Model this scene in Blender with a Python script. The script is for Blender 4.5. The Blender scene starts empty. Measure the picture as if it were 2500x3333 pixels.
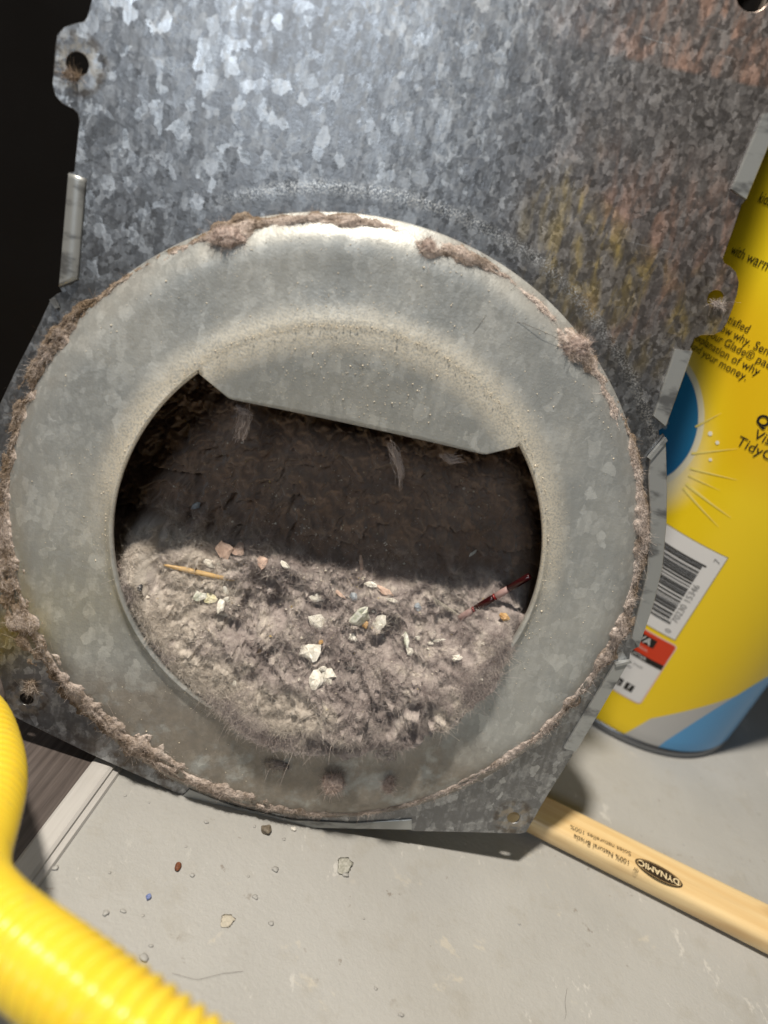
import bpy, bmesh, math, random
import numpy as np
from mathutils import Vector, Matrix

SC = bpy.context.scene
COL = SC.collection
rng = np.random.default_rng(7)
random.seed(7)

# ------------------------------------------------------------------ camera
RW = np.array([[0.9521200779, -0.2735235440, -0.1365731602],
               [0.0155658677, 0.4895116237, -0.8718578290],
               [0.3053277927, 0.8279874644, 0.4703314766]])      # camera axes in the world
CAM = np.array([-0.0489020, -0.2141991, 0.2671273])
FPX, PCX, PCY = 2504.0, 1250.0, 1666.5                            # phone lens, in photo pixels
cd = bpy.data.cameras.new('camera')
cam = bpy.data.objects.new('camera', cd); COL.objects.link(cam)
cd.sensor_fit = 'HORIZONTAL'; cd.sensor_width = 7.3; cd.lens = 7.3 * FPX / 2500.0
cd.clip_start = 0.005; cd.clip_end = 30
cd.dof.use_dof = True; cd.dof.focus_distance = 0.292; cd.dof.aperture_fstop = 1.8
cam.matrix_world = Matrix([list(RW[i]) + [CAM[i]] for i in range(3)] + [[0, 0, 0, 1]])
SC.camera = cam

# ------------------------------------------------------------------ world, lamps, exposure
w = bpy.data.worlds.new('World'); SC.world = w; w.use_nodes = True
w.node_tree.nodes['Background'].inputs[0].default_value = (0.95, 0.97, 1.0, 1)
w.node_tree.nodes['Background'].inputs[1].default_value = 0.010


def lamp(name, kind, loc, energy, color, target=None, **kw):
    l = bpy.data.lights.new(name, kind); l.energy = energy; l.color = color
    for k, v in kw.items():
        setattr(l, k, v)
    o = bpy.data.objects.new(name, l); COL.objects.link(o); o.location = loc
    if target is not None:
        o.rotation_euler = (Vector(target) - Vector(loc)).to_track_quat('-Z', 'Y').to_euler()
    return o


LDIR = np.array([-0.23, -0.12, 1.0]); LDIR /= np.linalg.norm(LDIR)
lamp('ceiling_bulb', 'POINT', tuple(LDIR * 1.75), 158, (1.0, 0.91, 0.78), shadow_soft_size=0.055)
lamp('sheen_fill', 'AREA', (-0.50, -2.1, 1.42), 11, (0.84, 0.92, 1.0), target=(0, 0, 0.2), shape='RECTANGLE', size=0.5, size_y=0.5)  # added cool fill lamp behind the camera for the sheet's blue sheen
SC.view_settings.view_transform = 'Standard'; SC.view_settings.look = 'None'
SC.view_settings.exposure = -0.06; SC.view_settings.gamma = 1.0
SC.cycles.max_bounces = 6; SC.cycles.use_denoising = True

# ------------------------------------------------------------------ frames
PR = np.array([0.996356263, 0.0, 0.0852889057])      # sheet metal front: right, up, outward
UP = np.array([-0.08310543, 0.22482551, 0.97084859])
PN = np.array([-0.01917512, -0.97439904, 0.2240063])
Q = np.array([-0.0280417, 0.0284215, 0.1212294])
PLATE = Matrix([[PR[i], UP[i], PN[i], Q[i]] for i in range(3)] + [[0, 0, 0, 1]])


def ray(x, y):
    return RW @ np.array([(x - PCX) / FPX, -(y - PCY) / FPX, -1.0])


def on_plate(x, y, t=0.0):
    """point of the photo -> (u, v) in metres on the sheet's own plane (t metres proud of it)"""
    r = ray(x, y); p0 = Q + PN * t
    p = CAM + r * (PN @ (p0 - CAM)) / (PN @ r)
    return np.array([(p - Q) @ PR, (p - Q) @ UP])


def on_floor(x, y, z=0.0):
    r = ray(x, y)
    return CAM + r * (z - CAM[2]) / r[2]


def at_depth(x, y, d):
    return CAM + ray(x, y) * d


# ------------------------------------------------------------------ object helpers
def ob(name, me, mat=None, parent=None, M=None, **props):
    o = bpy.data.objects.new(name, me); COL.objects.link(o)
    if mat is not None:
        me.materials.clear(); me.materials.append(mat)
    if parent is not None:
        o.parent = parent
    if M is not None:
        o.matrix_world = M
    for k, v in props.items():
        o[k] = v
    return o


def empty(name, M, **props):
    o = bpy.data.objects.new(name, None); COL.objects.link(o); o.matrix_world = M
    o.empty_display_size = 0.01
    for k, v in props.items():
        o[k] = v
    return o


def mesh(name, v, f, smooth=False):
    me = bpy.data.meshes.new(name)
    me.from_pydata([tuple(map(float, p)) for p in v], [], [tuple(map(int, q)) for q in f])
    if smooth:
        me.polygons.foreach_set('use_smooth', [True] * len(me.polygons))
    me.update()
    return me


def grid_faces(nr, nc, wrap=False):
    i, j = np.meshgrid(np.arange(nr - 1), np.arange(nc if wrap else nc - 1), indexing='ij')
    j2 = (j + 1) % nc
    return np.stack([i * nc + j, i * nc + j2, (i + 1) * nc + j2, (i + 1) * nc + j], -1).reshape(-1, 4)


def curve_shape(name, loops, thick, bevel=0.0, z0=0.0):
    """flat filled outline (first loop) with holes, extruded; front face at z0"""
    cu = bpy.data.curves.new(name, 'CURVE'); cu.dimensions = '2D'; cu.fill_mode = 'BOTH'
    cu.extrude = thick / 2 - bevel; cu.bevel_depth = bevel; cu.bevel_resolution = 1
    for lp in loops:
        s = cu.splines.new('POLY'); s.points.add(len(lp) - 1); s.use_cyclic_u = True
        for p, q in zip(s.points, lp):
            p.co = (q[0], q[1], 0, 1)
    tmp = bpy.data.objects.new('tmp', cu); COL.objects.link(tmp)
    dg = bpy.context.evaluated_depsgraph_get()
    me = bpy.data.meshes.new_from_object(tmp.evaluated_get(dg))
    bpy.data.objects.remove(tmp); bpy.data.curves.remove(cu)
    me.name = name
    co = np.empty(len(me.vertices) * 3); me.vertices.foreach_get('co', co); co = co.reshape(-1, 3)
    co[:, 2] += z0 - thick / 2
    me.vertices.foreach_set('co', co.ravel()); me.update()
    return me


def text_mesh(s, size, align='LEFT', shear=0.0, thin=0.0, ls=1.0):
    cu = bpy.data.curves.new('text', 'FONT'); cu.body = s; cu.size = size; cu.align_x = align
    cu.resolution_u = 3; cu.shear = shear; cu.offset = thin; cu.space_line = ls
    tmp = bpy.data.objects.new('tmp', cu); COL.objects.link(tmp)
    dg = bpy.context.evaluated_depsgraph_get()
    me = bpy.data.meshes.new_from_object(tmp.evaluated_get(dg))
    bpy.data.objects.remove(tmp); bpy.data.curves.remove(cu)
    return me


def verts(me):
    co = np.empty(len(me.vertices) * 3); me.vertices.foreach_get('co', co)
    return co.reshape(-1, 3)


def set_verts(me, co):
    me.vertices.foreach_set('co', np.ascontiguousarray(co).ravel()); me.update()
    return me


def circle(c, r, n=24, ph=0.0):
    a = np.linspace(0, 2 * np.pi, n, endpoint=False) + ph
    return np.c_[c[0] + r * np.cos(a), c[1] + r * np.sin(a)]


# ---- numpy noise
_T = rng.random((256, 256, 64)).astype(np.float32)


def vnoise(x, y, z=0.0):
    x, y, z = np.broadcast_arrays(np.asarray(x, float), np.asarray(y, float), np.asarray(z, float))
    xi, yi, zi = np.floor(x).astype(int), np.floor(y).astype(int), np.floor(z).astype(int)
    s = lambda t: t * t * t * (t * (6 * t - 15) + 10)
    fx, fy, fz = s(x - xi), s(y - yi), s(z - zi)
    r = 0
    for a in (0, 1):
        for b in (0, 1):
            for c in (0, 1):
                r = r + _T[(xi + a) % 256, (yi + b) % 256, (zi + c) % 64] * (fx if a else 1 - fx) * (fy if b else 1 - fy) * (fz if c else 1 - fz)
    return r


def fbm(x, y, z=0.0, o=4):
    r, a, t = 0, 1.0, 0
    for i in range(o):
        r = r + a * vnoise(x * 2 ** i + 17 * i, y * 2 ** i + 31 * i, np.asarray(z) * 2 ** i + 7 * i); t += a; a *= .5
    return r / t


# ------------------------------------------------------------------ node helper
class N:
    def __init__(s, name):
        s.m = bpy.data.materials.new(name); s.m.use_nodes = True; s.t = s.m.node_tree
        s.b = s.t.nodes['Principled BSDF']; s.tc = s.t.nodes.new('ShaderNodeTexCoord')

    def put(s, i, v):
        if hasattr(v, 'is_output') or isinstance(v, bpy.types.NodeSocket):
            s.t.links.new(v, i)
        elif v is not None:
            if i.type == 'RGBA' and len(v) == 3:
                v = tuple(v) + (1,)
            i.default_value = v

    def nd(s, typ, ins, out=0, **kw):
        n = s.t.nodes.new('ShaderNode' + typ)
        for k, v in kw.items():
            setattr(n, k, v)
        for k, v in ins.items():
            s.put(n.inputs[k], v)
        return n.outputs[out]

    def math(s, op, a, b=0.0, c=0.0, clamp=False):
        return s.nd('Math', {0: a, 1: b, 2: c}, operation=op, use_clamp=clamp)

    def mul(s, a, b): return s.math('MULTIPLY', a, b)
    def add(s, a, b): return s.math('ADD', a, b)
    def sub(s, a, b): return s.math('SUBTRACT', a, b)

    def mm(s, v, lo, hi, a=0.0, b=1.0):
        return s.nd('MapRange', {'Value': v, 'From Min': lo, 'From Max': hi, 'To Min': a, 'To Max': b}, interpolation_type='SMOOTHSTEP')

    def mix(s, f, a, b, bt='MIX'):
        n = s.t.nodes.new('ShaderNodeMix'); n.data_type = 'RGBA'; n.blend_type = bt
        s.put(n.inputs['Factor'], f)
        s.put([i for i in n.inputs if i.identifier == 'A_Color'][0], a)
        s.put([i for i in n.inputs if i.identifier == 'B_Color'][0], b)
        return [o for o in n.outputs if o.identifier == 'Result_Color'][0]

    def map(s, vec, scale=(1, 1, 1), loc=(0, 0, 0), rot=(0, 0, 0)):
        return s.nd('Mapping', {'Vector': vec, 'Scale': scale, 'Location': loc, 'Rotation': rot})

    def noise(s, vec, sc, det=3.0, rough=.55, dist=0.0, out=0):
        return s.nd('TexNoise', {'Vector': vec, 'Scale': sc, 'Detail': det, 'Roughness': rough, 'Distortion': dist}, out)

    def vor(s, vec, sc, out='Color', feature='F1', rnd=1.0):
        n = s.t.nodes.new('ShaderNodeTexVoronoi'); n.feature = feature
        s.put(n.inputs['Vector'], vec); s.put(n.inputs['Scale'], sc); s.put(n.inputs['Randomness'], rnd)
        return n.outputs[out]

    def sep(s, v): 
        n = s.t.nodes.new('ShaderNodeSeparateXYZ'); s.put(n.inputs[0], v); return n.outputs
    def ramp(s, f, stops):
        n = s.t.nodes.new('ShaderNodeValToRGB'); e = n.color_ramp.elements
        while len(e) < len(stops): e.new(0.5)
        for el, (p, c) in zip(e, stops):
            el.position = p; el.color = tuple(c) + (1,) if len(c) == 3 else c
        s.put(n.inputs[0], f); return n.outputs[0]
    def bump(s, h, st=.3, d=.001, nrm=None):
        return s.nd('Bump', {'Height': h, 'Strength': st, 'Distance': d, 'Normal': nrm})
    def set(s, **kw):
        for k, v in kw.items():
            s.put(s.b.inputs[k.replace('_', ' ')], v)
        return s.m


def plain(name, col, rough=.6, metal=0.0, spec=.4):
    n = N(name)
    return n.set(Base_Color=col, Roughness=rough, Metallic=metal, Specular_IOR_Level=spec)


# ------------------------------------------------------------------ materials
def galv_core(n, lo, hi, cell=150.0, bigw=.45):
    o = n.tc.outputs['Object']
    d = n.noise(o, 260, 3, out=1)
    v = n.nd('VectorMath', {0: o, 1: n.nd('VectorMath', {0: n.nd('VectorMath', {0: d, 1: (.5, .5, .5)}, operation='SUBTRACT'), 'Scale': .0042}, operation='SCALE')}, operation='ADD')
    v = n.map(v, (1.0, .78, 1.0), rot=(0, 0, .35))
    c1 = n.vor(v, cell); c2 = n.vor(v, cell * 2.1)
    a = n.sep(c1)[0]; b = n.sep(c2)[1]
    c = n.sep(n.vor(n.map(v, rot=(0, 0, 1.1)), cell * .55))[2]
    st = n.noise(n.map(o, (520, 40, 60)), 1.0, 3)                     # vertical rolling streaks
    fine = n.noise(o, 900, 3)
    val = n.add(n.add(n.mul(n.math('POWER', a, 4.0), .45), n.mul(n.math('POWER', b, 2.0), .22)), n.add(n.mul(n.math('POWER', c, 3.0), .18), n.mul(n.sub(st, .5), .55)))
    big = n.noise(o, 14, 2)
    val = n.add(val, n.mul(n.sub(big, .5), bigw))
    val = n.add(val, n.mul(n.sub(fine, .5), .30))
    col = n.mix(n.mm(val, .0, .80), lo, hi)
    # each crystal faces its own way
    tl = n.nd('VectorMath', {0: n.nd('VectorMath', {0: c1, 1: c2}, operation='ADD'), 1: (1, 1, 1)}, operation='SUBTRACT')
    tl = n.nd('VectorTransform', {0: tl}, vector_type='VECTOR', convert_from='OBJECT', convert_to='WORLD')
    nn = n.t.nodes.new('ShaderNodeNewGeometry').outputs['Normal']
    nn = n.nd('VectorMath', {0: nn, 1: n.nd('VectorMath', {0: tl, 'Scale': TILT[0]}, operation='SCALE')}, operation='ADD')
    n.nrm = n.nd('VectorMath', {0: nn}, operation='NORMALIZE')
    return o, col, val, a, b, fine, st


TILT = [.04]


def mat_plate():
    n = N('galvanised_sheet')
    o, col, val, a, b, fine, st = galv_core(n, (.215, .22, .23), (.60, .62, .645), 300)
    x, y, z = n.sep(o)
    # painted warm reflections: straw and copper flakes at right, stronger above a top line
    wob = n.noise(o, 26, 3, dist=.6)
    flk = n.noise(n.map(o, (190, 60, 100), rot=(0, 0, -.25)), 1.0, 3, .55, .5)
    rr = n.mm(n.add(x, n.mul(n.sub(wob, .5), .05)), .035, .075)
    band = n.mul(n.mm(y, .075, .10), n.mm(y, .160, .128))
    top_refl = n.mul(n.mm(n.sub(y, n.mul(x, .05)), .1695, .1712), n.mm(x, .02, .085))
    t = n.math('MAXIMUM', n.mul(rr, n.mul(band, .8)), n.mul(top_refl, .9))
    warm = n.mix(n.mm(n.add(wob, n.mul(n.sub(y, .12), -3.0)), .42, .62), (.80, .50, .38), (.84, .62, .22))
    col = n.mix(n.mul(n.mul(n.mm(n.add(x, n.mul(n.sub(wob, .5), .06)), .01, .085), n.mm(y, .055, .11)), .55), col, n.mix(val, (.28, .235, .205), (.60, .50, .43)))  # brownish cast of the same painted reflection
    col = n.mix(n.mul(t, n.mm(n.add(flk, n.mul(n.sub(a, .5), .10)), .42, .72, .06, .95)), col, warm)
    # pale scuff where a seal ring sat, and general grime toward the ring
    rad = n.math('SQRT', n.add(n.math('POWER', n.sub(x, .0021), 2.0), n.math('POWER', n.add(y, .0063), 2.0)))
    gr = n.noise(o, 1500, 2)
    sc = n.mul(n.mul(n.mm(n.math('ABSOLUTE', n.sub(rad, n.add(.1243, n.mul(n.sub(wob, .5), .004)))), .0034, .0004), n.mm(gr, .46, .62)), n.mul(n.mm(y, .045, .07), n.mm(x, -.07, -.03)))
    col = n.mix(n.mul(sc, .95), col, (.80, .78, .74))
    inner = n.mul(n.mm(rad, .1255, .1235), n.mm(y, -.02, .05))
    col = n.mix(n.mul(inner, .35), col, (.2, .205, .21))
    # brown grime along the lower edge and screw ears
    gm = n.mul(n.mm(y, -.085, -.118), n.mul(n.mm(x, .055, -.02), n.mm(n.noise(o, 130, 4, .65), .38, .62)))
    col = n.mix(n.mul(gm, .85), col, (.085, .06, .04))
    dots = 0.0
    for (u, v_, r_) in EARS:
        d = n.math('SQRT', n.add(n.math('POWER', n.sub(x, u), 2.0), n.math('POWER', n.sub(y, v_), 2.0)))
        m1 = n.mul(n.mm(d, r_ + .0075, r_ + .001), n.mm(n.noise(o, 330, 3), .40, .60))
        col = n.mix(n.mul(m1, .65), col, (.42, .36, .28))
        m2 = n.mul(n.mm(n.math('ABSOLUTE', n.sub(d, r_ + .0042)), .0022, .0006), n.mm(n.noise(o, 260, 2), .44, .58))
        col = n.mix(n.mul(m2, .55), col, (.07, .05, .035))
    # thin scratches
    s1 = n.noise(n.map(o, (26, 900, 1), rot=(0, 0, .22)), 1.0, 2)
    s2 = n.mul(n.mm(s1, .69, .72), n.mm(n.noise(o, 40, 2), .52, .64))
    col = n.mix(n.mul(s2, .6), col, (.8, .8, .8))
    ro = n.add(.25, n.add(n.mul(b, .14), n.mul(fine, .12)))
    h = n.add(n.mul(a, .6), n.add(n.mul(fine, .5), n.mul(st, .4)))
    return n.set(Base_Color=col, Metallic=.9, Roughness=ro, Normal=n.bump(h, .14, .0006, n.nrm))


def mat_ring():
    n = N('dusty_galvanised_ring')
    o, col, val, a, b, fine, st = galv_core(n, (.365, .382, .382), (.565, .585, .58), 240, .22)
    x, y, z = n.sep(o)
    px, py = n.sub(x, .00227), n.add(y, .00427)
    rad = n.math('SQRT', n.add(n.math('POWER', px, 2.0), n.math('POWER', py, 2.0)))
    cl = n.noise(o, 30, 4, .6)
    col = n.mix(n.mul(n.mm(cl, .40, .68), .30), col, (.64, .63, .58))       # dust film
    cr = n.mul(n.mm(n.math('ABSOLUTE', n.sub(rad, .0785)), .011, .0015), n.mm(y, -.03, .02))
    sp = n.noise(o, 1300, 2)
    col = n.mix(n.mul(cr, n.mm(sp, .36, .58, .35, .9)), col, (.82, .76, .64))  # cream dust on the crest
    low = n.mul(n.mm(n.add(y, n.mul(n.sub(cl, .5), .05)), -.060, -.084), n.mm(n.noise(o, 75, 4, .65), .28, .50))
    col = n.mix(n.mul(low, .62), col, n.mix(n.noise(o, 400, 3), (.10, .075, .052), (.34, .265, .19)))
    edge = n.mul(n.mm(rad, .103, .1135), n.mm(n.noise(o, 110, 4), .40, .60))
    col = n.mix(n.mul(edge, .3), col, (.36, .33, .29))
    dk = n.mm(n.noise(o, 160, 4, .7), .64, .74)
    col = n.mix(n.mul(dk, .35), col, (.25, .25, .25))
    h = n.add(n.mul(sp, .8), n.add(n.mul(fine, .6), n.mul(n.noise(o, 500, 2), .6)))
    nb = n.bump(h, .20, .0005, n.nrm)
    return n.set(Base_Color=col, Metallic=.42, Roughness=n.add(.36, n.mul(cl, .25)), Normal=nb)


def mat_lint(name='lint', warmth=0.0):
    n = N(name)
    o = n.tc.outputs['Object']
    x, y, z = n.sep(o)
    a = n.noise(o, 75, 5, .65, .4); b = n.noise(o, 420, 4, .7); c = n.noise(o, 32, 3)
    col = n.ramp(n.add(n.mul(a, .75), n.mul(b, .3)), [(.30, (.12, .092, .085)), (.43, (.30, .252, .242)), (.55, (.44, .385, .365)), (.70, (.72, .66, .585))])
    # caked cream lint low on the left and along the bottom lip
    for (u, v_, ru, rv) in ((-.047, -.038, .020, .026), (-.034, -.064, .020, .010), (-.002, -.070, .024, .009), (-.066, -.022, .014, .012)):
        d = n.add(n.math('POWER', n.math('DIVIDE', n.sub(x, u), ru), 2.0), n.math('POWER', n.math('DIVIDE', n.sub(y, v_), rv), 2.0))
        k = n.mm(n.add(d, n.mul(n.sub(a, .5), 4.2)), .95, .25)
        col = n.mix(n.mul(k, .85), col, n.mix(b, (.52, .465, .41), (.76, .70, .625)))
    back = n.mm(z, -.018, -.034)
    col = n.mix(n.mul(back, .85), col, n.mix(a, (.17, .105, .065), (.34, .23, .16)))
    h = n.add(b, n.mul(n.noise(o, 1400, 3), .7))
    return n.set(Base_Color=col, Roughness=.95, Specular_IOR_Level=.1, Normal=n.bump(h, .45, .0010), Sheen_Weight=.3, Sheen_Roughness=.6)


def mat_felt():
    n = N('felt_seal_residue')
    o = n.tc.outputs['Object']
    a = n.noise(o, 110, 5, .65); b = n.noise(o, 700, 3, .7)
    x, y, z = n.sep(o)
    col = n.ramp(n.add(n.mul(a, .8), n.mul(b, .3)), [(.32, (.13, .10, .07)), (.44, (.38, .31, .26)), (.55, (.58, .50, .455)), (.70, (.74, .66, .61))])
    thin = n.mm(z, .0022, .0008)
    col = n.mix(n.mul(thin, .7), col, (.16, .105, .05))
    return n.set(Base_Color=col, Roughness=.95, Specular_IOR_Level=.1, Normal=n.bump(n.add(a, b), .7, .001))


def mat_floor():
    n = N('painted_concrete')
    o = n.tc.outputs['Object']
    a = n.noise(o, 9, 4, .6); b = n.noise(o, 60, 4, .65); c = n.noise(o, 600, 3)
    col = n.mix(n.mm(a, .3, .7), (.362, .362, .352), (.415, .415, .405))
    col = n.mix(n.mul(n.mm(b, .52, .70), .35), col, (.33, .315, .28))
    st = n.mul(n.mm(n.noise(n.map(o, loc=(3, 1, 0)), 42, 4, .7, .3), .61, .68), n.mm(n.noise(o, 12, 2), .44, .56))
    col = n.mix(n.mul(st, .40), col, (.60, .55, .45))
    wt = n.mul(n.mm(n.noise(n.map(o, (1, .5, 1), rot=(0, 0, .35)), 90, 5, .75), .60, .67), n.mm(n.noise(n.map(o, loc=(9, 4, 0)), 14, 2), .44, .56))
    col = n.mix(n.mul(wt, .45), col, (.66, .65, .62))
    dk = n.mul(n.mm(n.noise(n.map(o, loc=(5, 5, 2)), 120, 4, .7), .63, .70), n.mm(n.noise(n.map(o, loc=(1, 7, 0)), 18, 2), .46, .6))
    col = n.mix(n.mul(dk, .6), col, (.19, .16, .13))
    h = n.add(n.mul(b, .5), n.add(n.mul(c, .35), n.mul(a, 1.2)))
    return n.set(Base_Color=col, Roughness=n.add(.42, n.mul(b, .25)), Specular_IOR_Level=.4, Normal=n.bump(n.add(h, n.mul(n.noise(o, 170, 3), .5)), .45, .0013))


def mat_plank():
    n = N('dark_vinyl_plank')
    o = n.tc.outputs['Object']
    g = n.noise(n.map(o, (560, 16, 1)), 1.0, 4, .65); g2 = n.noise(n.map(o, (90, 5, 1)), 1.0, 3)
    col = n.mix(n.mm(n.add(n.mul(g, .6), n.mul(g2, .5)), .35, .75), (.050, .040, .037), (.135, .112, .105))
    return n.set(Base_Color=col, Roughness=.5, Normal=n.bump(g, .35, .0006), Specular_IOR_Level=.35)


def mat_wood():
    n = N('varnished_pine')
    o = n.tc.outputs['Object']
    g = n.noise(n.map(o, (6, 130, 130)), 1.0, 4, .6, .5); g2 = n.noise(n.map(o, (14, 500, 500)), 1.0, 3)
    big = n.noise(n.map(o, (14, 60, 60)), 1.0, 2)
    col = n.mix(n.mm(g, .30, .70), (.72, .50, .24), (.84, .65, .36))
    col = n.mix(n.mul(n.mm(big, .58, .74), .5), col, (.46, .25, .08))
    col = n.mix(n.mul(n.mm(g2, .52, .7), .22), col, (.48, .29, .12))
    return n.set(Base_Color=col, Roughness=.34, Coat_Weight=.25, Coat_Roughness=.2, Normal=n.bump(g2, .06, .0004))


def mat_hose():
    n = N('yellow_corrugated_plastic')
    o = n.tc.outputs['Object']
    col = n.mix(n.noise(o, 60, 3), (.90, .64, .035), (.94, .71, .07))
    col = n.mix(n.mul(n.mm(n.noise(o, 170, 5, .7), .52, .70), .25), col, (.48, .36, .12))
    return n.set(Base_Color=col, Roughness=.24, Subsurface_Weight=.12, Subsurface_Radius=(.004, .003, .0005), Subsurface_Scale=.6, Specular_IOR_Level=.5)


def mat_can():
    n = N('printed_canister_wrap')
    u, v, _ = n.sep(n.nd('UVMap', {}))               # u = distance round the can, v = height, in metres
    yel = n.mix(n.mm(v, .03, .30), (.90, .64, .014), (.92, .69, .02))
    # orange-yellow swirl around the blue disc
    dx, dz = n.sub(u, -.098), n.sub(v, .161)
    d = n.math('SQRT', n.add(n.math('POWER', dx, 2.0), n.math('POWER', dz, 2.0)))
    sw = n.mul(n.mm(n.math('ABSOLUTE', n.sub(d, .062)), .030, .006), n.mm(v, .150, .175))
    yel = n.mix(n.mul(sw, .55), yel, (.80, .46, .008))
    glow = n.mul(n.mm(d, .052, .033), n.mm(n.sub(n.mul(u, -1), v), -.125, -.065))
    yel = n.mix(n.mul(glow, .9), yel, (.92, .91, .80))
    halo = n.mm(d, .0362, .0352)
    yel = n.mix(n.mul(halo, .8), yel, (.80, .80, .70))
    col = n.mix(n.mm(d, .0328, .0324), yel, n.mix(n.mm(v, .130, .180), (.01, .14, .36), (.02, .20, .42)))
    # swooshes at the foot: silver, then blue
    e1 = n.sub(n.add(.0225, n.mul(n.sub(u, -.0138), .93)), n.mul(n.math('POWER', n.math('MAXIMUM', n.add(u, .014), 0.0), 2.0), 5.2))
    e1 = n.add(e1, n.mul(n.math('MINIMUM', n.add(u, .0138), 0.0), 1.35))
    s1 = n.mm(n.sub(e1, v), -.0004, .0004)
    e2 = n.add(.0105, n.sub(n.mul(u, 2.25), n.mul(n.math('POWER', n.math('MAXIMUM', u, 0.0), 2.0), 24.0)))
    e2 = n.add(e2, n.mul(n.math('MINIMUM', u, 0.0), 1.4))
    s2 = n.mm(n.sub(e2, v), -.0004, .0004)
    col = n.mix(s1, col, (.50, .50, .50))
    col = n.mix(s2, col, (.10, .36, .70))
    return n.set(Base_Color=col, Roughness=.36, Specular_IOR_Level=.4)


EAR_PX = ((252, 208, .0036), (2330, 972, .0031), (86, 2275, .0029), (1672, 2662, .0029))
EARS = [(*on_plate(x, y), r) for x, y, r in EAR_PX]
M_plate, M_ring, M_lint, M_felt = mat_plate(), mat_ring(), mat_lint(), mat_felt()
M_floor, M_plank, M_wood, M_hose, M_can = mat_floor(), mat_plank(), mat_wood(), mat_hose(), mat_can()
M_black = plain('black_ink', (.012, .011, .010), .55)
M_white = plain('white_label', (.74, .74, .75), .45)
M_fibre = plain('lint_fibre', (.50, .43, .405), .9, spec=.1)
M_fibre_d = plain('lint_fibre_brown', (.50, .39, .31), .9, spec=.1)


def mat_inside():
    n = N('lint_coated_metal')
    a = n.noise(n.tc.outputs['Object'], 70, 4, .6)
    return n.set(Base_Color=n.mix(a, (.10, .075, .055), (.30, .26, .23)), Roughness=.85)


M_inside = mat_inside()

# ================================================================== SETTING
STRIP_A = on_floor(355, 2485)[:2]; STRIP_B = on_floor(100, 2830)[:2]
sd = (STRIP_B - STRIP_A) / np.linalg.norm(STRIP_B - STRIP_A)          # along the strip, toward the camera
sn = np.array([-sd[1], sd[0]])                                         # to the concrete side
if sn[0] < 0: sn = -sn


def subdiv_sheet(name, x0, x1, y0, y1, nx, ny, z=0.0, amp=0.0):
    X, Y = np.meshgrid(np.linspace(x0, x1, nx), np.linspace(y0, y1, ny))
    Z = z + amp * (fbm(X * 14 + 50, Y * 14 + 50, o=3) - .5)
    return mesh(name, np.stack([X, Y, Z], -1).reshape(-1, 3), grid_faces(ny, nx), True)


floor = ob('floor', subdiv_sheet('floor', -1.6, 1.6, -1.6, 1.6, 160, 160), M_floor, kind='structure',
           label='grey painted concrete floor with bumps and stains')
me = floor.data; co = verts(me); co[:, 2] = -.0002; set_verts(me, co)

# vinyl planks left of the strip (a little above the concrete)
plank_floor = empty('plank_floor', Matrix.Identity(4), kind='structure', label='dark grey brown wood look vinyl planks left of the strip')
ang = math.atan2(sd[1], sd[0]) + math.pi / 2


def box_mesh(name, x0, x1, y0, y1, z0, z1, bev=0.0, seg=2):
    bm = bmesh.new()
    bmesh.ops.create_cube(bm, size=1)
    bmesh.ops.scale(bm, vec=(x1 - x0, y1 - y0, z1 - z0), verts=bm.verts)
    bmesh.ops.translate(bm, vec=((x0 + x1) / 2, (y0 + y1) / 2, (z0 + z1) / 2), verts=bm.verts)
    if bev:
        bmesh.ops.bevel(bm, geom=bm.edges, offset=bev, segments=seg, profile=.5, affect='EDGES')
    me = bpy.data.meshes.new(name); bm.to_mesh(me); bm.free()
    return me


SM = Matrix.Translation((STRIP_A[0], STRIP_A[1], 0)) @ Matrix.Rotation(ang, 4, 'Z')   # local -Y runs toward the camera, +X to the concrete
for k in range(3):
    for j in range(2):
        x1 = -.0052 - .152 * k
        p = ob('plank', box_mesh('plank', x1 - .1512, x1, -1.1 + j * 1.0 + .17 * k, -.1015 + j * 1.0 + .17 * k, 0, .0022, .0004, 1), M_plank, parent=plank_floor)
        p.matrix_world = SM

strip_mat = N('grey_vinyl_edging')
_g = strip_mat.noise(strip_mat.map(strip_mat.tc.outputs['Object'], (500, 30, 1)), 1.0, 3)
strip_mat = strip_mat.set(Base_Color=strip_mat.mix(_g, (.40, .39, .38), (.56, .55, .54)), Roughness=.45)
prof = [(-.0052, 0), (-.0052, .0030), (-.0042, .0036), (.0022, .0036), (.0034, .0030), (.0036, .0016), (.0056, .0012), (.0062, 0)]
V = [(x, y, z) for y in np.linspace(-.9, .13, 40) for x, z in prof]
ts = ob('transition_strip', mesh('transition_strip', V, grid_faces(40, len(prof)), False), strip_mat,
        label='pale grey floor edging strip between dark planks and concrete', category='edging strip')
ts.matrix_world = SM

# black cabinet the metal leans on
mb = N('black_enamel')
_o = mb.tc.outputs['Object']
mb = mb.set(Base_Color=(.008, .007, .0065), Roughness=mb.mm(mb.noise(_o, 20, 4), .3, .7, .32, .5), Specular_IOR_Level=.15)
cab = empty('black_cabinet', Matrix.Translation((-.3, .195, 0)), label='black appliance cabinet standing in the dark behind the metal housing', category='cabinet')
ob('side_panel', box_mesh('side_panel', -.42, .40, 0, .5, .022, .85, .004, 2), mb, parent=cab)
ob('base_plinth', box_mesh('base_plinth', -.41, .39, .012, .49, .0025, .0215, .001, 1), mb, parent=cab)

# ================================================================== DUCT HOUSING
contact = Q + PR * .0176 + UP * -.1282
root = empty('lint_duct_housing', Matrix.Translation(contact) @ PLATE.to_3x3().to_4x4(),
             label='galvanised sheet metal dryer duct housing with a round lint clogged opening', category='duct housing')
OFF = PLATE.to_3x3().inverted() @ (Vector(Q) - Vector(contact))


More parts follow.
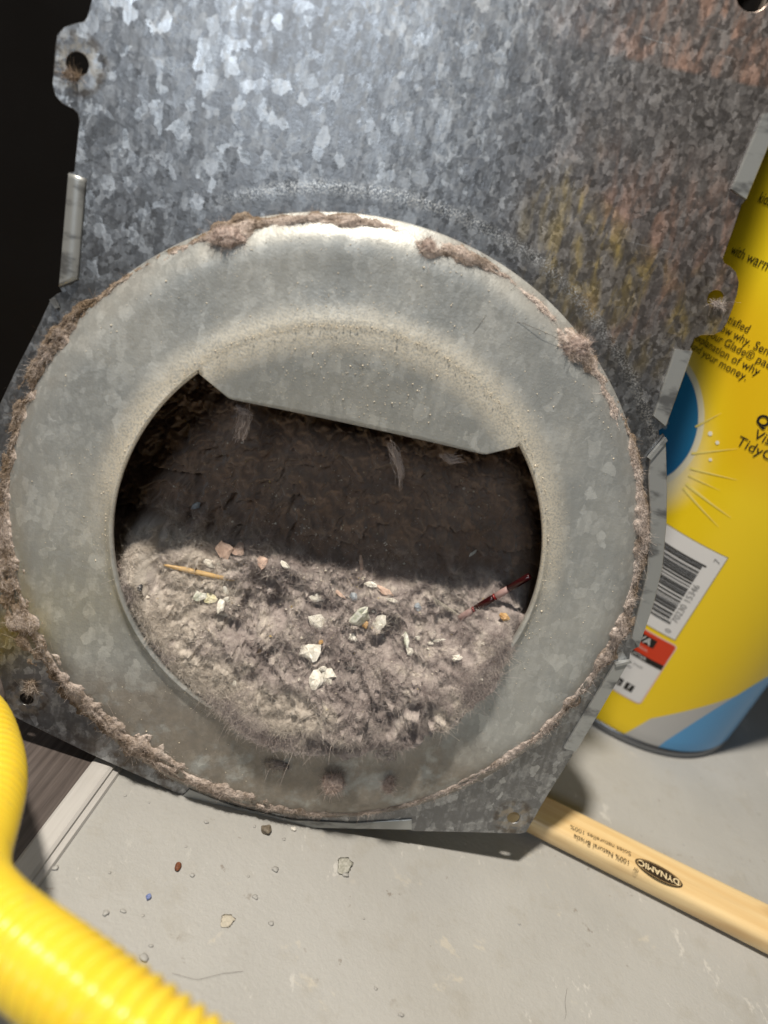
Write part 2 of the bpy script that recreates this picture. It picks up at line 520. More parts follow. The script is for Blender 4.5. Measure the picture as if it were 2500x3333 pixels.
def part(name, me, mat, parent=None, **props):
    o = ob(name, me, mat, parent=parent or root, **props)
    if parent is None:
        o.location = OFF
    return o


def solid(o, t, off=-1.0):
    m = o.modifiers.new('thickness', 'SOLIDIFY'); m.thickness = t; m.offset = off
    return o


def zpx(pts, ox, oy, s):
    return [(ox + x / s, oy + y / s) for x, y in pts]


outline_px = [(300, 2), (287, 53), (275, 71), (241, 79), (211, 89), (188, 113), (181, 151), (177, 218), (172, 271), (181, 309), (203, 335), (241, 354), (255, 369), (260, 392),
              (243, 560), (226, 563), (195, 934), (203, 950), (186, 958), (168, 972), (120, 1075), (60, 1190), (0, 1318), (-45, 1440), (-68, 1570), (-78, 1700), (-74, 1850), (-56, 2000), (-20, 2120),
              (6, 2220), (18, 2262), (27, 2300), (46, 2331), (80, 2349), (300, 2456), (450, 2523), (590, 2588), (690, 2628), (800, 2659), (900, 2682), (1000, 2692), (1150, 2697), (1340, 2699), (1341, 2704),
              (1500, 2707), (1640, 2711), (1692, 2713), (1712, 2708), (1722, 2690), (1780, 2590), (1873, 2442), (1953, 2307), (2048, 2145), (2050, 2120), (2076, 2105), (2123, 1964), (2153, 1846), (2166, 1700), (2168, 1582), (2164, 1425), (2158, 1414),
              (2146, 1424), (2143, 1400), (2165, 1386), (2252, 1141), (2246, 1130)]
outline_px += zpx([(865, 1520), (885, 1475), (940, 1447), (1040, 1445), (1100, 1415), (1140, 1360), (1190, 1230), (1225, 1120), (1238, 1030), (1215, 950), (1170, 905), (1125, 880), (1110, 840), (1200, 590), (1262, 405)], 1900, 500, 2.458)
outline_px += [(2425, 652), (2486, 500), (2540, 360)]
uv = [on_plate(*p) for p in outline_px]
uv += [np.array([.1125, .200]), np.array([.1125, .455]), np.array([-.1035, .455]), np.array([-.1035, .170])]
# hole that only just enters the frame, top right
hp = on_plate(2455, -28)
plate_loops = [uv, circle((.00211, -.00634), .1158, 160)] + [circle((u, v), r, 20) for u, v, r in EARS] + [circle(hp, .0058, 24)]
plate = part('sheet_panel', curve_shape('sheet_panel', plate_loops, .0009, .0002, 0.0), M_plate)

# domed ring
HC = np.array([.00227, -.00427])
prof = [(.1172, .0001), (.1168, .0005), (.1155, .0014), (.1135, .0030), (.1110, .0046), (.1085, .0057), (.106, .0062), (.103, .0062), (.099, .0059), (.094, .0057), (.089, .0057), (.0855, .0058), (.0825, .0059), (.0808, .0061), (.0798, .0066), (.0791, .0074), (.0785, .0081), (.0781, .0084), (.0777, .0084)]
seg = 288
th = np.linspace(0, 2 * np.pi, seg, endpoint=False)
rows = []
for r, t in prof:
    k = np.clip((r - .078) / (.1172 - .078), 0, 1)                # outer circle and opening are not quite concentric
    c = HC * (1 - k) + np.array([.00211, -.00634]) * k
    dent = .0005 * (fbm(np.cos(th) * 2.2 + 9, np.sin(th) * 2.2 + 9, r * 30, 2) - .5) * (0 if r > .116 else 1)
    lipk = np.clip((np.abs((th - math.radians(90) + np.pi) % (2 * np.pi) - np.pi) - math.radians(50)) / math.radians(40), 0, 1)
    t_ = np.where(r < .0835, (.0061 + (.0835 - r) * .05 * np.clip((r - .0777) / .003, 0, 1) + .00016) * (1 - lipk) + t * lipk, t)
    rows.append(np.c_[c[0] + r * np.cos(th), c[1] + r * np.sin(th), t_ + dent])
ring_v = np.concatenate(rows)
crest = rows[-1]

# flap closing the top of the opening: the same sheet, carried on from the crest
t1, t2 = np.array([-.0424, .0418]), np.array([.0484, .0418])
a1, a2 = np.array([-.0534, .0482]), np.array([.0588, .0474])
A1 = math.atan2(*(a1 - HC)[::-1]); A2 = math.atan2(*(a2 - HC)[::-1])
cols = [i for i in range(seg) if A2 - .012 <= th[i] <= A1 + .012][::-1]
nth, nrw = len(cols), 22
ss = np.r_[0, .012, .03, .06, np.linspace(.10, 1, nrw - 4)]
fv, base_i = [], len(prof) * seg - seg
for s in ss[1:]:
    for j, ci in enumerate(cols):
        f = j / (nth - 1)
        top = crest[ci][:2]
        if f < .07: bot = a1 + (t1 - a1) * f / .07
        elif f > .93: bot = t2 + (a2 - t2) * (f - .93) / .07
        else: bot = t1 + (t2 - t1) * (f - .07) / .86
        p = top + (bot - top) * s
        d_ = np.linalg.norm(p - top)
        fv.append((p[0], p[1], crest[ci][2] - .13 * d_ * (1 - math.exp(-d_ / .011))))
nv0 = len(ring_v)
rf = [tuple(q) for q in grid_faces(len(prof), seg, True)]
idr = [[base_i + c for c in cols]] + [[nv0 + k * nth + j for j in range(nth)] for k in range(nrw - 1)]
for k in range(nrw - 1):
    for j in range(nth - 1):
        rf.append((idr[k + 1][j], idr[k + 1][j + 1], idr[k][j + 1], idr[k][j]))
ring = part('domed_inlet_ring', mesh('domed_inlet_ring', np.concatenate([ring_v, np.array(fv)]), rf, True), M_ring,
            label='dusty domed metal ring with a flap across the top of the opening')
solid(ring, .0004, -1)

# rolled lip on the open part
lipth = np.linspace(A1, A2 + 2 * np.pi, 200)
lv = []
for r, dz in [(.0777, 0), (.0773, -.0002), (.0770, -.0007), (.0770, -.0016), (.0773, -.0030), (.0778, -.0044)]:
    tz = np.interp(lipth % (2 * np.pi), np.r_[th, 2 * np.pi], np.r_[crest[:, 2], crest[0, 2]])
    lv.append(np.c_[HC[0] + r * np.cos(lipth), HC[1] + r * np.sin(lipth), tz + dz])
part('rolled_lip', mesh('rolled_lip', np.concatenate(lv), grid_faces(6, 200), True), M_ring)

# body behind the sheet
body_rows = []
arc = np.linspace(math.radians(142), math.radians(398), 90)
for t, R_, hx0, hx1, vt in ((-.0010, .1085, -.0965, .0985, .230), (-.010, .107, -.096, .098, .230), (-.030, .104, -.094, .096, .230), (-.055, .0985, -.091, .093, .229), (-.064, .0955, -.089, .091, .228), (-.067, .092, -.086, .088, .226)):
    l = [(hx0, vt)] + [(hx0, vt - (vt - .062) * k / 8) for k in range(1, 9)]
    l += [(.002 + R_ * math.cos(a), -.0063 + R_ * math.sin(a)) for a in arc]
    l += [(hx1, .062 + (vt - .062) * k / 8) for k in range(0, 9)]
    body_rows.append([(u, v, t) for u, v in l])
nb_ = len(body_rows[0])
bv = np.array(body_rows).reshape(-1, 3)
bf = [tuple(q) for q in grid_faces(6, nb_, True)] + [tuple(range(5 * nb_, 6 * nb_))]
body = part('rear_shell', mesh('rear_shell', bv, bf, False), M_inside)
solid(body, .0006, 1)


# folded hems on the sheet edge
M_hem = N('bright_folded_zinc')
_o = M_hem.tc.outputs['Object']
_a = M_hem.noise(M_hem.map(_o, (60, 130, 60)), 1.0, 4, .6)
M_hem = M_hem.set(Base_Color=M_hem.mix(M_hem.mm(_a, .48, .66), (.40, .415, .415), (.16, .165, .17)), Metallic=.45, Roughness=.38, Normal=M_hem.bump(_a, .1, .0005))

def hem(inner, outer, h=.0014, rnd=False, dark=None):
    n_ = 24
    def rs(pts):
        p = np.array([on_plate(*q) for q in pts]); s = np.r_[0, np.cumsum(np.linalg.norm(np.diff(p, axis=0), axis=1))]
        return np.c_[np.interp(np.linspace(0, s[-1], n_), s, p[:, 0]), np.interp(np.linspace(0, s[-1], n_), s, p[:, 1])]
    I, O = rs(inner), rs(outer)
    pr_ = [(-.004, .0001), (0, h * .8), (.05, h), (.5, h * (1.6 if rnd else 1.0)), (.95, h), (1.0, h * .75), (1.012, -.0002)]
    vv = [np.c_[I + (O - I) * a, np.full(n_, z)] for a, z in pr_]
    vv = np.stack(vv, 1).reshape(-1, 3)
    m_ = len(pr_)
    ff = [tuple(q) for q in grid_faces(n_, m_)] + [tuple(range(m_))[::-1], tuple(range((n_ - 1) * m_, n_ * m_))]
    return part('folded_hem', mesh('folded_hem', vv, ff, rnd), M_hem)


hem([(2193, 1136), (2124, 1352)], [(2251, 1142), (2164, 1386)])
hem([(2480, 372), (2425, 500), (2376, 616)], [(2540, 365), (2486, 502), (2425, 650)])
hem([(2112, 1495), (2106, 1540), (2113, 1672), (2103, 1864), (2053, 2070)], [(2163, 1428), (2168, 1582), (2166, 1700), (2153, 1846), (2124, 1964), (2076, 2104)])
hem([(2002, 2152), (1880, 2353), (1834, 2430)], [(2047, 2145), (1953, 2306), (1873, 2441)])
hem([(282, 582), (256, 908)], [(226, 564), (195, 933)], .0014, True)
hem([(618, 2566), (760, 2622), (950, 2666), (1150, 2676), (1340, 2664)], [(594, 2589), (690, 2627), (800, 2658), (1000, 2691), (1340, 2698)], .0007)

# hem corner folds: small bright crimped tabs
for quad in ([(1998, 2155), (2046, 2143), (2050, 2150), (2001, 2162)], [(2112, 1494), (2166, 1430), (2160, 1420), (2104, 1486)], [(168, 975), (188, 1005), (196, 1000), (182, 968)]):
    p = [on_plate(*q) for q in quad]
    part('crimped_corner', mesh('crimped_corner', [(*q, .0004) for q in p] + [(*q, .0022) for q in p], [(0, 1, 2, 3), (4, 5, 6, 7), (0, 1, 5, 4), (1, 2, 6, 5), (2, 3, 7, 6), (3, 0, 4, 7)]), M_hem)


# ================================================================== LINT
def fibres(name, P, Nn, length, width, mat, parent=None, kind='stuff', flat=.6, curl=.6, loc=None, segs=3, field=None, **props):
    """thin curved ribbons sprouting at points P with normals Nn"""
    n_ = len(P)
    L = length * rng.lognormal(0, .45, n_)
    d = rng.normal(size=(n_, 3)); d /= np.linalg.norm(d, axis=1)[:, None]
    if field is not None:
        an_ = field(P); f_ = np.c_[np.cos(an_), np.sin(an_), 0 * an_]; f_ -= Nn * (f_ * Nn).sum(1)[:, None]
        d = d * .45 + f_ * np.sign(rng.normal(size=n_))[:, None]; d /= np.linalg.norm(d, axis=1)[:, None]
    d = d * flat + Nn * (1 - flat); d /= np.linalg.norm(d, axis=1)[:, None]
    bend = rng.normal(size=(n_, 3)) * curl
    side = np.cross(d, rng.normal(size=(n_, 3))); side /= np.linalg.norm(side, axis=1)[:, None]
    vs = []
    for k in range(segs + 1):
        s = k / segs
        c = P + d * (L * s)[:, None] + bend * (L * s * s * .5)[:, None]
        wd = width * (1 - .6 * s)
        vs += [c - side * wd / 2, c + side * wd / 2]
    vv = np.stack(vs, 1).reshape(-1, 3)
    base = np.arange(n_) * 2 * (segs + 1)
    ff = np.concatenate([np.stack([base + 2 * k, base + 2 * k + 1, base + 2 * k + 3, base + 2 * k + 2], -1) for k in range(segs)])
    me = mesh(name, vv, ff)
    return ob(name, me, mat, parent=parent, kind=kind, **props)


GS = .00055
gu = np.arange(-.098, .1025, GS); gv = np.arange(-.102, .096, GS)
U_, V_ = np.meshgrid(gu, gv)
xx, yy = U_ - HC[0], V_ - HC[1]
rr = np.hypot(xx, yy); aa = np.degrees(np.arctan2(yy, xx))


def lint_height():
    mm = 1000.0
    T = np.interp(yy * mm, [-95, -77, -68, -54, -38, -22, -12, 4, 28, 62, 96], [0, 6, 6, 1, -9, -20, -28, -39, -50, -56, -58])
    G = lambda x0, y0, sx, sy, a: a * np.exp(-((xx * mm - x0) / sx) ** 2 - ((yy * mm - y0) / sy) ** 2)
    T = T + G(48, -50, 22, 20, 17) + G(20, -66, 20, 11, 12) + G(70, -18, 10, 22, 13) + G(-76, -14, 8, 12, 7) + G(-2, -40, 18, 12, 3) + G(-30, -36, 12, 10, -2.5) + G(-50, -55, 18, 16, 1.5)
    T = T + G(30, -22, 16, 10, 3.5) + G(2, -55, 30, 6, 2.0)
    q = mm
    lump = fbm(U_ * q / 17 + 40, V_ * q / 17 + 40, 1.5, 3) - .5
    puff = lambda a, b, o: np.abs(2 * fbm(a, b, 4.2, o) - 1)
    bil = puff(U_ * q / 8.5 + 11, V_ * q / 7.0 + 60, 2)
    sml = puff(U_ * q / 3.6 + 41, V_ * q / 3.0 + 20, 2)
    clump = fbm(U_ * q / 3.0 + 90, V_ * q / 2.6 + 5, 9.1, 3) - .5
    fine = fbm(U_ * q / .95 + 3, V_ * q / .8 + 77, 2.2, 2) - .5
    rough = np.clip((yy * mm + 95) / 30, .5, 1)
    wx, wy = 3.2 * (fbm(U_ * q / 9 + 5, V_ * q / 9 + 5, 8.0, 2) - .5), 3.2 * (fbm(U_ * q / 9 + 25, V_ * q / 9 + 45, 3.0, 2) - .5)
    fold = np.abs(2 * fbm(U_ * q / 15 + wx + 70, V_ * q / 10 + wy + 15, 2.5, 3) - 1)
    T = T + lump * np.where(yy * mm > -34, 12.0, 7.0) * rough + np.clip(bil, 0, .45) * 8.0 - 2 + np.clip(fold, 0, .35) * 9 - 2 + np.clip(sml, 0, .4) * 3.0 - .6 + clump * 2.0 + fine * .8
    for k_, (s1_, s2_, am_, of_) in enumerate(((16, 11, 3.8, 3), (9, 6.5, 1.5, 50))):
        lay = 5.5 * fbm(U_ * q / s1_ + wx * .6 + of_, V_ * q / s2_ + wy * .6 + of_, 7.7, 3); fr_ = lay - np.floor(lay)
        T = T + am_ * np.where(fr_ < .86, fr_ / .86, (1 - fr_) / .14) - am_ * .5
    # torn-away hollows that read as dark pits
    pit = fbm(U_ * q / 11 + 150, V_ * q / 8 + 33, 6.0, 3)
    T = T - np.clip((pit - .57) / .06, 0, 1) * 7.0 * (yy * mm < 5)
    for px_, py_, s_, a_ in ((880, 2020, 4.0, 7), (910, 2045, 3.0, 6), (765, 2065, 5.0, 5), (800, 2275, 4.0, 6), (1240, 2215, 4.5, 5), (1650, 2015, 5.5, 8), (1450, 2370, 5, 5), (560, 2030, 4, 3), (1210, 2110, 4, 4), (1370, 2150, 5, 4)):
        q_ = on_plate(px_, py_, -.004) - HC
        T = T - a_ * np.exp(-((xx - q_[0]) * mm / s_) ** 2 - ((yy - q_[1]) * mm / (s_ * .7)) ** 2)
    # split in the caked lint above the bottom lip
    cr = np.abs(yy * mm + 60.5 + 4 * np.sin(xx * mm / 9.0) + 6 * (fbm(xx * 160 + 8, yy * 40, 3.3, 3) - .5))
    T = T - 3.2 * np.exp(-(cr / 1.5) ** 2) * ((xx * mm > -24) & (xx * mm < 30))
    # stay inside the opening, except low on the right where the lint hangs out over the lip
    spill = np.clip(np.minimum((aa + 118) / 22, (-14 - aa) / 16), 0, 1)
    spl2 = np.clip(np.minimum((aa + 172) / 14, (-6 - aa) / 10), 0, 1)
    jag = 2.2 * (fbm(U_ * q / 6 + 70, V_ * q / 6 + 20, 5.5, 3) - .5) * 2
    rc = 74.2 + jag * .25 + spill * (6.0 + jag * 1.5) + spl2 * 1.6
    over = np.clip((rr * mm - rc) / 3.2, 0, 1)
    lid = 8.2 + 2.2 * spl2 + 11 * spill * (1 - np.clip((rr * mm - 70) / 14, 0, 1))
    T = np.where(rr * mm > 70, np.minimum(T, lid + 3 * spill), T)
    lipt = np.clip((rr * mm - 68) / 5, 0, 1) * spl2
    T = T * (1 - lipt) + np.maximum(np.minimum(T, 8.0 + 11 * spill), 6.6 + 1.6 * clump + 1.0 * lump + 6.0 * spill) * lipt
    T = T * (1 - over) + np.minimum(T, -4.0 + 5 * np.clip((rr * mm - 77) / 60, 0, 1) * 0) * over
    out = (rr * mm > rc + 4)
    T = np.where(out, np.minimum(T, -5.0), T)
    # back wall climbs to a dark, lint-coated hollow behind the flap
    return np.maximum(T, -60) / mm


LH = lint_height()
mask = rr < .0945
idx = -np.ones(U_.shape, int); idx[mask] = np.arange(mask.sum())
lvs = np.stack([U_[mask], V_[mask], LH[mask]], -1)
qf = np.stack([idx[:-1, :-1], idx[:-1, 1:], idx[1:, 1:], idx[1:, :-1]], -1).reshape(-1, 4)
qf = qf[(qf >= 0).all(1)]
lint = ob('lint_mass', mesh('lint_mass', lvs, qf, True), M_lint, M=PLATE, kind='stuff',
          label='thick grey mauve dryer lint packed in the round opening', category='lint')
gy, gx = np.gradient(LH, GS)
LN = np.stack([-gx, -gy, np.ones_like(gx)], -1); LN /= np.linalg.norm(LN, axis=-1)[..., None]


def lint_hit(px, py):
    """where the sight line through that spot of the photo meets the lint: (u, v, t) and normal"""
    r = ray(px, py); o = np.array([(CAM - Q) @ PR, (CAM - Q) @ UP, (CAM - Q) @ PN]); d = np.array([r @ PR, r @ UP, r @ PN])
    for s in np.arange(.2, .45, .0004):
        p = o + d * s
        i, j = int(round((p[1] - gv[0]) / GS)), int(round((p[0] - gu[0]) / GS))
        if 0 <= i < len(gv) and 0 <= j < len(gu) and p[2] < LH[i, j]:
            return p, LN[i, j]
    return o + d * .33, np.array([0, .3, .95])


sel = np.flatnonzero((mask & (rr < .086) & (LH > -.030)).ravel())
pick = rng.choice(sel, 185000)
FP = np.stack([U_.ravel()[pick], V_.ravel()[pick], LH.ravel()[pick]], -1); FN = LN.reshape(-1, 3)[pick]
_fr = np.hypot(FP[:, 0] - HC[0], FP[:, 1] - HC[1])
_b = LH.copy()
for _ in range(40):                                                     # local mean height: leave the hollows bare
    _b[1:-1, 1:-1] = (_b[:-2, 1:-1] + _b[2:, 1:-1] + _b[1:-1, :-2] + _b[1:-1, 2:]) / 4
keep = ((_fr < .0742) | ((FP[:, 2] > .009) & (FN[:, 2] > .6))) & ((LH - _b).ravel()[pick] > -.0015)
rimz = (_fr > .065) & (FP[:, 1] < -.015)
short = rimz & (FN[:, 2] > .28) & (_fr < .0800) & (FP[:, 2] > -.02)
fibres('rim_fuzz', np.repeat(FP[short], 3, 0) + rng.normal(0, .0003, (3 * short.sum(), 3)) * [1, 1, .2], np.repeat(FN[short], 3, 0), .0011, .00011, M_lint, parent=lint, flat=.9, curl=1.5)
keep &= ~rimz
FP, FN = FP[keep], FN[keep]
fibres('lint_fuzz', FP, FN, .0021, .00012, M_lint, parent=lint, flat=.9, curl=.9, field=lambda P: 7.0 * fbm(P[:, 0] * 110 + 20, P[:, 1] * 110 + 20, 1.0, 2) + rng.normal(0, .35, len(P)))

# felt residue on the rim: one lumpy band, width and height vary round the circle
rim = [(250, 1020, 35, 1.6), (350, 950, 26, 1.0), (450, 882, 24, .9), (560, 818, 26, .9), (640, 785, 22, .9), (720, 757, 66, 4.2), (800, 735, 70, 4.5), (860, 725, 32, 2.2), (960, 716, 30, 2.0), (1060, 712, 26, 1.8), (1120, 716, 34, 2.0),
       (1200, 726, 36, 1.9), (1270, 742, 16, 1.0), (1330, 765, 4, .2), (1375, 790, 30, 2.0), (1415, 805, 52, 3.8), (1480, 818, 44, 2.4), (1550, 850, 34, 1.8), (1620, 890, 16, .9), (1680, 925, 8, .5), (1740, 975, 28, 1.4), (1800, 1040, 24, 1.2), (1850, 1110, 62, 4.0),
       (1900, 1155, 66, 4.2), (1950, 1230, 36, 2.2), (1990, 1300, 40, 2.2), (2030, 1390, 30, 1.8), (2066, 1490, 46, 2.6), (2085, 1590, 30, 1.8), (2093, 1690, 44, 2.4), (2093, 1790, 52, 2.8), (2075, 1890, 46, 2.4), (2045, 2000, 50, 2.6),
       (1995, 2105, 55, 2.8), (1925, 2205, 52, 2.4), (1845, 2300, 46, 2.2), (1745, 2390, 42, 1.9), (1600, 2485, 36, 1.5), (1450, 2562, 26, 1.0), (1300, 2618, 18, .8), (1150, 2645, 20, 1.0), (950, 2632, 44, 1.4), (800, 2592, 62, 1.8), (650, 2535, 82, 2.4),
       (490, 2442, 96, 3.0), (350, 2352, 88, 3.0), (255, 2268, 92, 3.0), (185, 2190, 100, 3.2), (118, 2105, 104, 3.2), (66, 2020, 100, 3.2), (34, 1930, 84, 3.0), (12, 1810, 60, 2.4), (2, 1700, 44, 2.0), (12, 1560, 40, 2.0), (38, 1410, 42, 2.2), (80, 1285, 46, 2.4), (135, 1170, 46, 2.4), (195, 1085, 46, 2.4)]
RP = np.array([on_plate(x, y, .002) for x, y, _, _ in rim])
RC = np.array([.00211, -.00634])
ra = np.arctan2(RP[:, 1] - RC[1], RP[:, 0] - RC[0]); rrad = np.hypot(RP[:, 0] - RC[0], RP[:, 1] - RC[1])
o_ = np.argsort(ra); ra, rrad = ra[o_], rrad[o_]
rw = np.array([q[2] for q in rim])[o_] * .000115 * np.where(RP[o_, 1] < -.01, 1.3, 1.12); rh = np.array([q[3] for q in rim])[o_] * .00075
per = lambda a, v: np.interp(a, np.r_[ra - 2 * np.pi, ra, ra + 2 * np.pi], np.r_[v, v, v])
na, nr_ = 1500, 26
A_, S_ = np.meshgrid(np.linspace(-np.pi, np.pi, na, endpoint=False), np.linspace(-1, 1, nr_), indexing='ij')
cu_, su_ = np.cos(A_), np.sin(A_)
lowf = np.clip(.15 + 1.7 * (fbm(cu_ * 7 + 33, su_ * 7 + 66, 4.0, 3) - .20), .45, 1.3)
wv = per(A_, rw) * lowf ** .4 * (.85 + 1.5 * (fbm(cu_ * 30 + 50, su_ * 30 + 50, 1.0, 4) - .40))
ctr = per(A_, rrad) + .0016 * (fbm(cu_ * 24 + 80, su_ * 24 + 80, 3.0, 3) - .5)
Rr = ctr + S_ * wv * .62
Xr, Yr = RC[0] + Rr * cu_, RC[1] + Rr * su_
ridge = np.clip(1 - np.abs(S_) ** 2.2, 0, 1)
nz = .72 * fbm(A_ * 13 + 60, Rr * 520 + 20, 2.0, 4) + .28 * fbm(Xr * 330 + 20, Yr * 330 + 20, 2.0, 4); nz2 = fbm(Xr * 1100 + 20, Yr * 1100 + 20, 5.0, 2)
Hr = per(A_, rh) * lowf * ridge * (.40 + 1.05 * nz) + (nz2 - .5) * .0010 * ridge
ring_t = np.interp(Rr, sorted(q[0] for q in prof),
                   [q[1] for q in sorted(prof)])
ring_t = np.where(Rr > .1172, 0, ring_t)
gap = np.clip((nz - .34) * 9, 0, 1)
Zr = ring_t + Hr * gap - .00035 * (1 - ridge * gap)
fr = part('felt_residue', mesh('felt_residue', np.stack([Xr, Yr, Zr], -1).reshape(-1, 3), np.array([(q[0], q[1], q[2], q[3]) for q in grid_faces(na, nr_)] + [((na - 1) * nr_ + k, (na - 1) * nr_ + k + 1, k + 1, k) for k in range(nr_ - 1)]), True), M_felt,
          kind='stuff', label='torn brown felt seal and lint stuck round the rim')
hp_ = np.clip((Hr * gap).ravel(), 0, None); pr_ = hp_ / hp_.sum()
pk = rng.choice(hp_.size, 60000, p=pr_)
FPr = np.stack([Xr.ravel()[pk], Yr.ravel()[pk], Zr.ravel()[pk]], -1)
FNr = np.c_[rng.normal(size=(len(pk), 2)) * .5, np.ones(len(pk))]; FNr /= np.linalg.norm(FNr, axis=1)[:, None]
fibres('felt_fuzz', FPr, FNr, .0010, .00010, M_felt, parent=fr, flat=.95, curl=1.0, field=lambda P: np.arctan2(P[:, 1] - RC[1], P[:, 0] - RC[0]) + np.pi / 2 + rng.normal(0, .6, len(P)))


def speck_mat0(name, c1, c2, rough=.5, sc=700):
    n = N(name)
    a = n.noise(n.tc.outputs['Object'], sc, 4, .65)
    return n.set(Base_Color=n.mix(n.mm(a, .3, .7), c1, c2), Roughness=rough, Specular_IOR_Level=.1, Normal=n.bump(a, .5, .0008))


def tuft(name, c, size, n_, mat, parent, core=True, stretch=(1, 1, 1), L=.0010, seed=0, **props):
    """fluffy clump: a noisy core plus fibres, in sheet coordinates"""
    bm = bmesh.new(); bmesh.ops.create_icosphere(bm, subdivisions=4, radius=1)
    co = np.array([v.co[:] for v in bm.verts])
    d = .42 + .80 * fbm(co[:, 0] * 1.6 + seed * 7 + 20, co[:, 1] * 1.6 + 20, co[:, 2] * 1.6 + 20, 3) + .45 * (fbm(co[:, 0] * 6 + seed * 3 + 20, co[:, 1] * 6 + 20, co[:, 2] * 6 + 20, 3) - .5)
    co = co * d[:, None] * np.array(stretch) * size + np.array(c)
    for v, q in zip(bm.verts, co):
        v.co = q
    me = bpy.data.meshes.new(name); bm.to_mesh(me); bm.free()
    me.polygons.foreach_set('use_smooth', [True] * len(me.polygons))
    o = part(name, me, mat, parent=parent, **props) if parent is not None else ob(name, me, mat, M=PLATE, **props)
    n_ = n_ * 4; pk_ = rng.integers(0, len(co), n_); nn = co[pk_] - np.array(c); nn /= np.linalg.norm(nn, axis=1)[:, None]
    fibres('fuzz', co[pk_], nn, L, .00012, mat, parent=o, flat=.88, curl=1.6)
    return o


M_pinkl = speck_mat0('pinkish_lint', (.42, .33, .30), (.70, .60, .55), .95, 600)


def plate_pt(px, py, t):
    q = on_plate(px, py, t); return (q[0], q[1], t)


tuft('lint_tuft', plate_pt(745, 775, .0045), .0042, 700, M_pinkl, fr, stretch=(1.5, .85, .8), seed=1)
tuft('lint_tuft', plate_pt(1392, 812, .0045), .0030, 450, M_pinkl, fr, stretch=(.9, 1.1, .8), seed=2)
tuft('lint_tuft', plate_pt(1872, 1128, .0045), .0040, 700, M_pinkl, fr, stretch=(1.3, 1.0, .8), seed=3)
tuft('lint_tuft', plate_pt(1085, 2550, .0085), .0040, 600, M_pinkl, fr, stretch=(1.1, 1.1, .6), seed=4)
tuft('lint_tuft', plate_pt(1265, 2555, .0080), .0026, 350, M_pinkl, fr, stretch=(.7, 1.4, .6), seed=5)
tuft('lint_tuft', plate_pt(232, 244, .0004), .0020, 150, M_felt, fr, stretch=(1.3, .7, .35), seed=6)
tuft('lint_tuft', plate_pt(2338, 992, .0006), .0016, 150, M_lint, fr, stretch=(1.3, .6, .45), seed=7)
tuft('lint_tuft', plate_pt(100, 2238, .0006), .0026, 200, M_felt, fr, stretch=(.6, 1.3, .35), seed=8)
tuft('lint_tuft', plate_pt(1255, 2460, .0062), .0030, 300, M_lint, fr, stretch=(1.5, .7, .5), seed=9)
tuft('lint_tuft', plate_pt(900, 2490, .0062), .0030, 300, M_lint, fr, stretch=(2.0, .6, .4), seed=10)


# wisps hanging from the flap edge: bundles of fine fibre along a path
def wisp(path, n_, spread, name='lint_wisp'):
    P = []
    path = np.array(path); s = np.linspace(0, 1, 24)
    k = np.linspace(0, 1, len(path))
    vs, fs = [], []
    for i in range(n_):
        f0 = rng.uniform(0, .5); f1 = min(1, f0 + rng.uniform(.25, .6))
        ss = np.linspace(f0, f1, 7)
        c = np.stack([np.interp(ss, k, path[:, q]) for q in range(3)], -1)
        c = c + rng.normal(size=3) * spread * (1.15 - f0) + np.cumsum(rng.normal(size=(7, 3)) * spread * .22, 0)
        sd_ = np.cross(c[-1] - c[0], rng.normal(size=3)); sd_ /= np.linalg.norm(sd_)
        b0 = len(vs)
        for q in c:
            vs += [q - sd_ * .00005, q + sd_ * .00005]
        fs += [(b0 + 2 * m, b0 + 2 * m + 1, b0 + 2 * m + 3, b0 + 2 * m + 2) for m in range(6)]
    o = ob(name, mesh(name, vs, fs), M_fibre, parent=lint, kind='stuff')
    return o


wisp([plate_pt(800, 1335, .001), plate_pt(795, 1370, -.001), plate_pt(788, 1400, -.002), plate_pt(778, 1432, -.003)], 260, .0011)
wisp([plate_pt(765, 1325, .001), plate_pt(790, 1338, .001), plate_pt(815, 1345, .001)], 90, .0006)
wisp([plate_pt(1268, 1437, .001), plate_pt(1285, 1475, -.002), plate_pt(1303, 1530, -.004), plate_pt(1300, 1590, -.006)], 130, .0009)
wisp([plate_pt(1440, 1480, .001), plate_pt(1465, 1500, -.001), plate_pt(1510, 1492, 0)], 120, .0008)
wisp([plate_pt(350, 1790, .002), plate_pt(372, 1830, .000), plate_pt(385, 1880, .0)], 200, .0013)

# dust grains caught on the crest and ring
gn = 5200
ga = np.where(rng.random(gn) < .7, rng.normal(math.radians(85), .75, gn), rng.uniform(-np.pi, np.pi, gn))
gr_ = np.where(rng.random(gn) < .55, .0788 + np.abs(rng.normal(0, .0035, gn)), rng.uniform(.079, .108, gn))
gz = np.interp(gr_, sorted(p[0] for p in prof), [p[1] for p in sorted(prof)])
gp = np.c_[HC[0] + gr_ * np.cos(ga), HC[1] + gr_ * np.sin(ga), gz]
flap_n = 900
fx = rng.normal(.004, .022, flap_n); fy = rng.uniform(.045, .070, flap_n)
fpts = np.array(fv)
okk = (np.hypot(fx - HC[0], fy - HC[1]) < .0765)
fx, fy = fx[okk], fy[okk]
fz = np.array([fpts[np.argmin((fpts[:, 0] - a) ** 2 + (fpts[:, 1] - b) ** 2), 2] for a, b in zip(fx, fy)])
gp = np.concatenate([gp, np.c_[fx, fy, fz]])
gs = rng.lognormal(math.log(.00011), .5, len(gp))
octa = np.array([(1, 0, 0), (-1, 0, 0), (0, 1, 0), (0, -1, 0), (0, 0, 1), (0, 0, -1)], float)
ofc = np.array([(0, 2, 4), (2, 1, 4), (1, 3, 4), (3, 0, 4), (2, 0, 5), (1, 2, 5), (3, 1, 5), (0, 3, 5)])
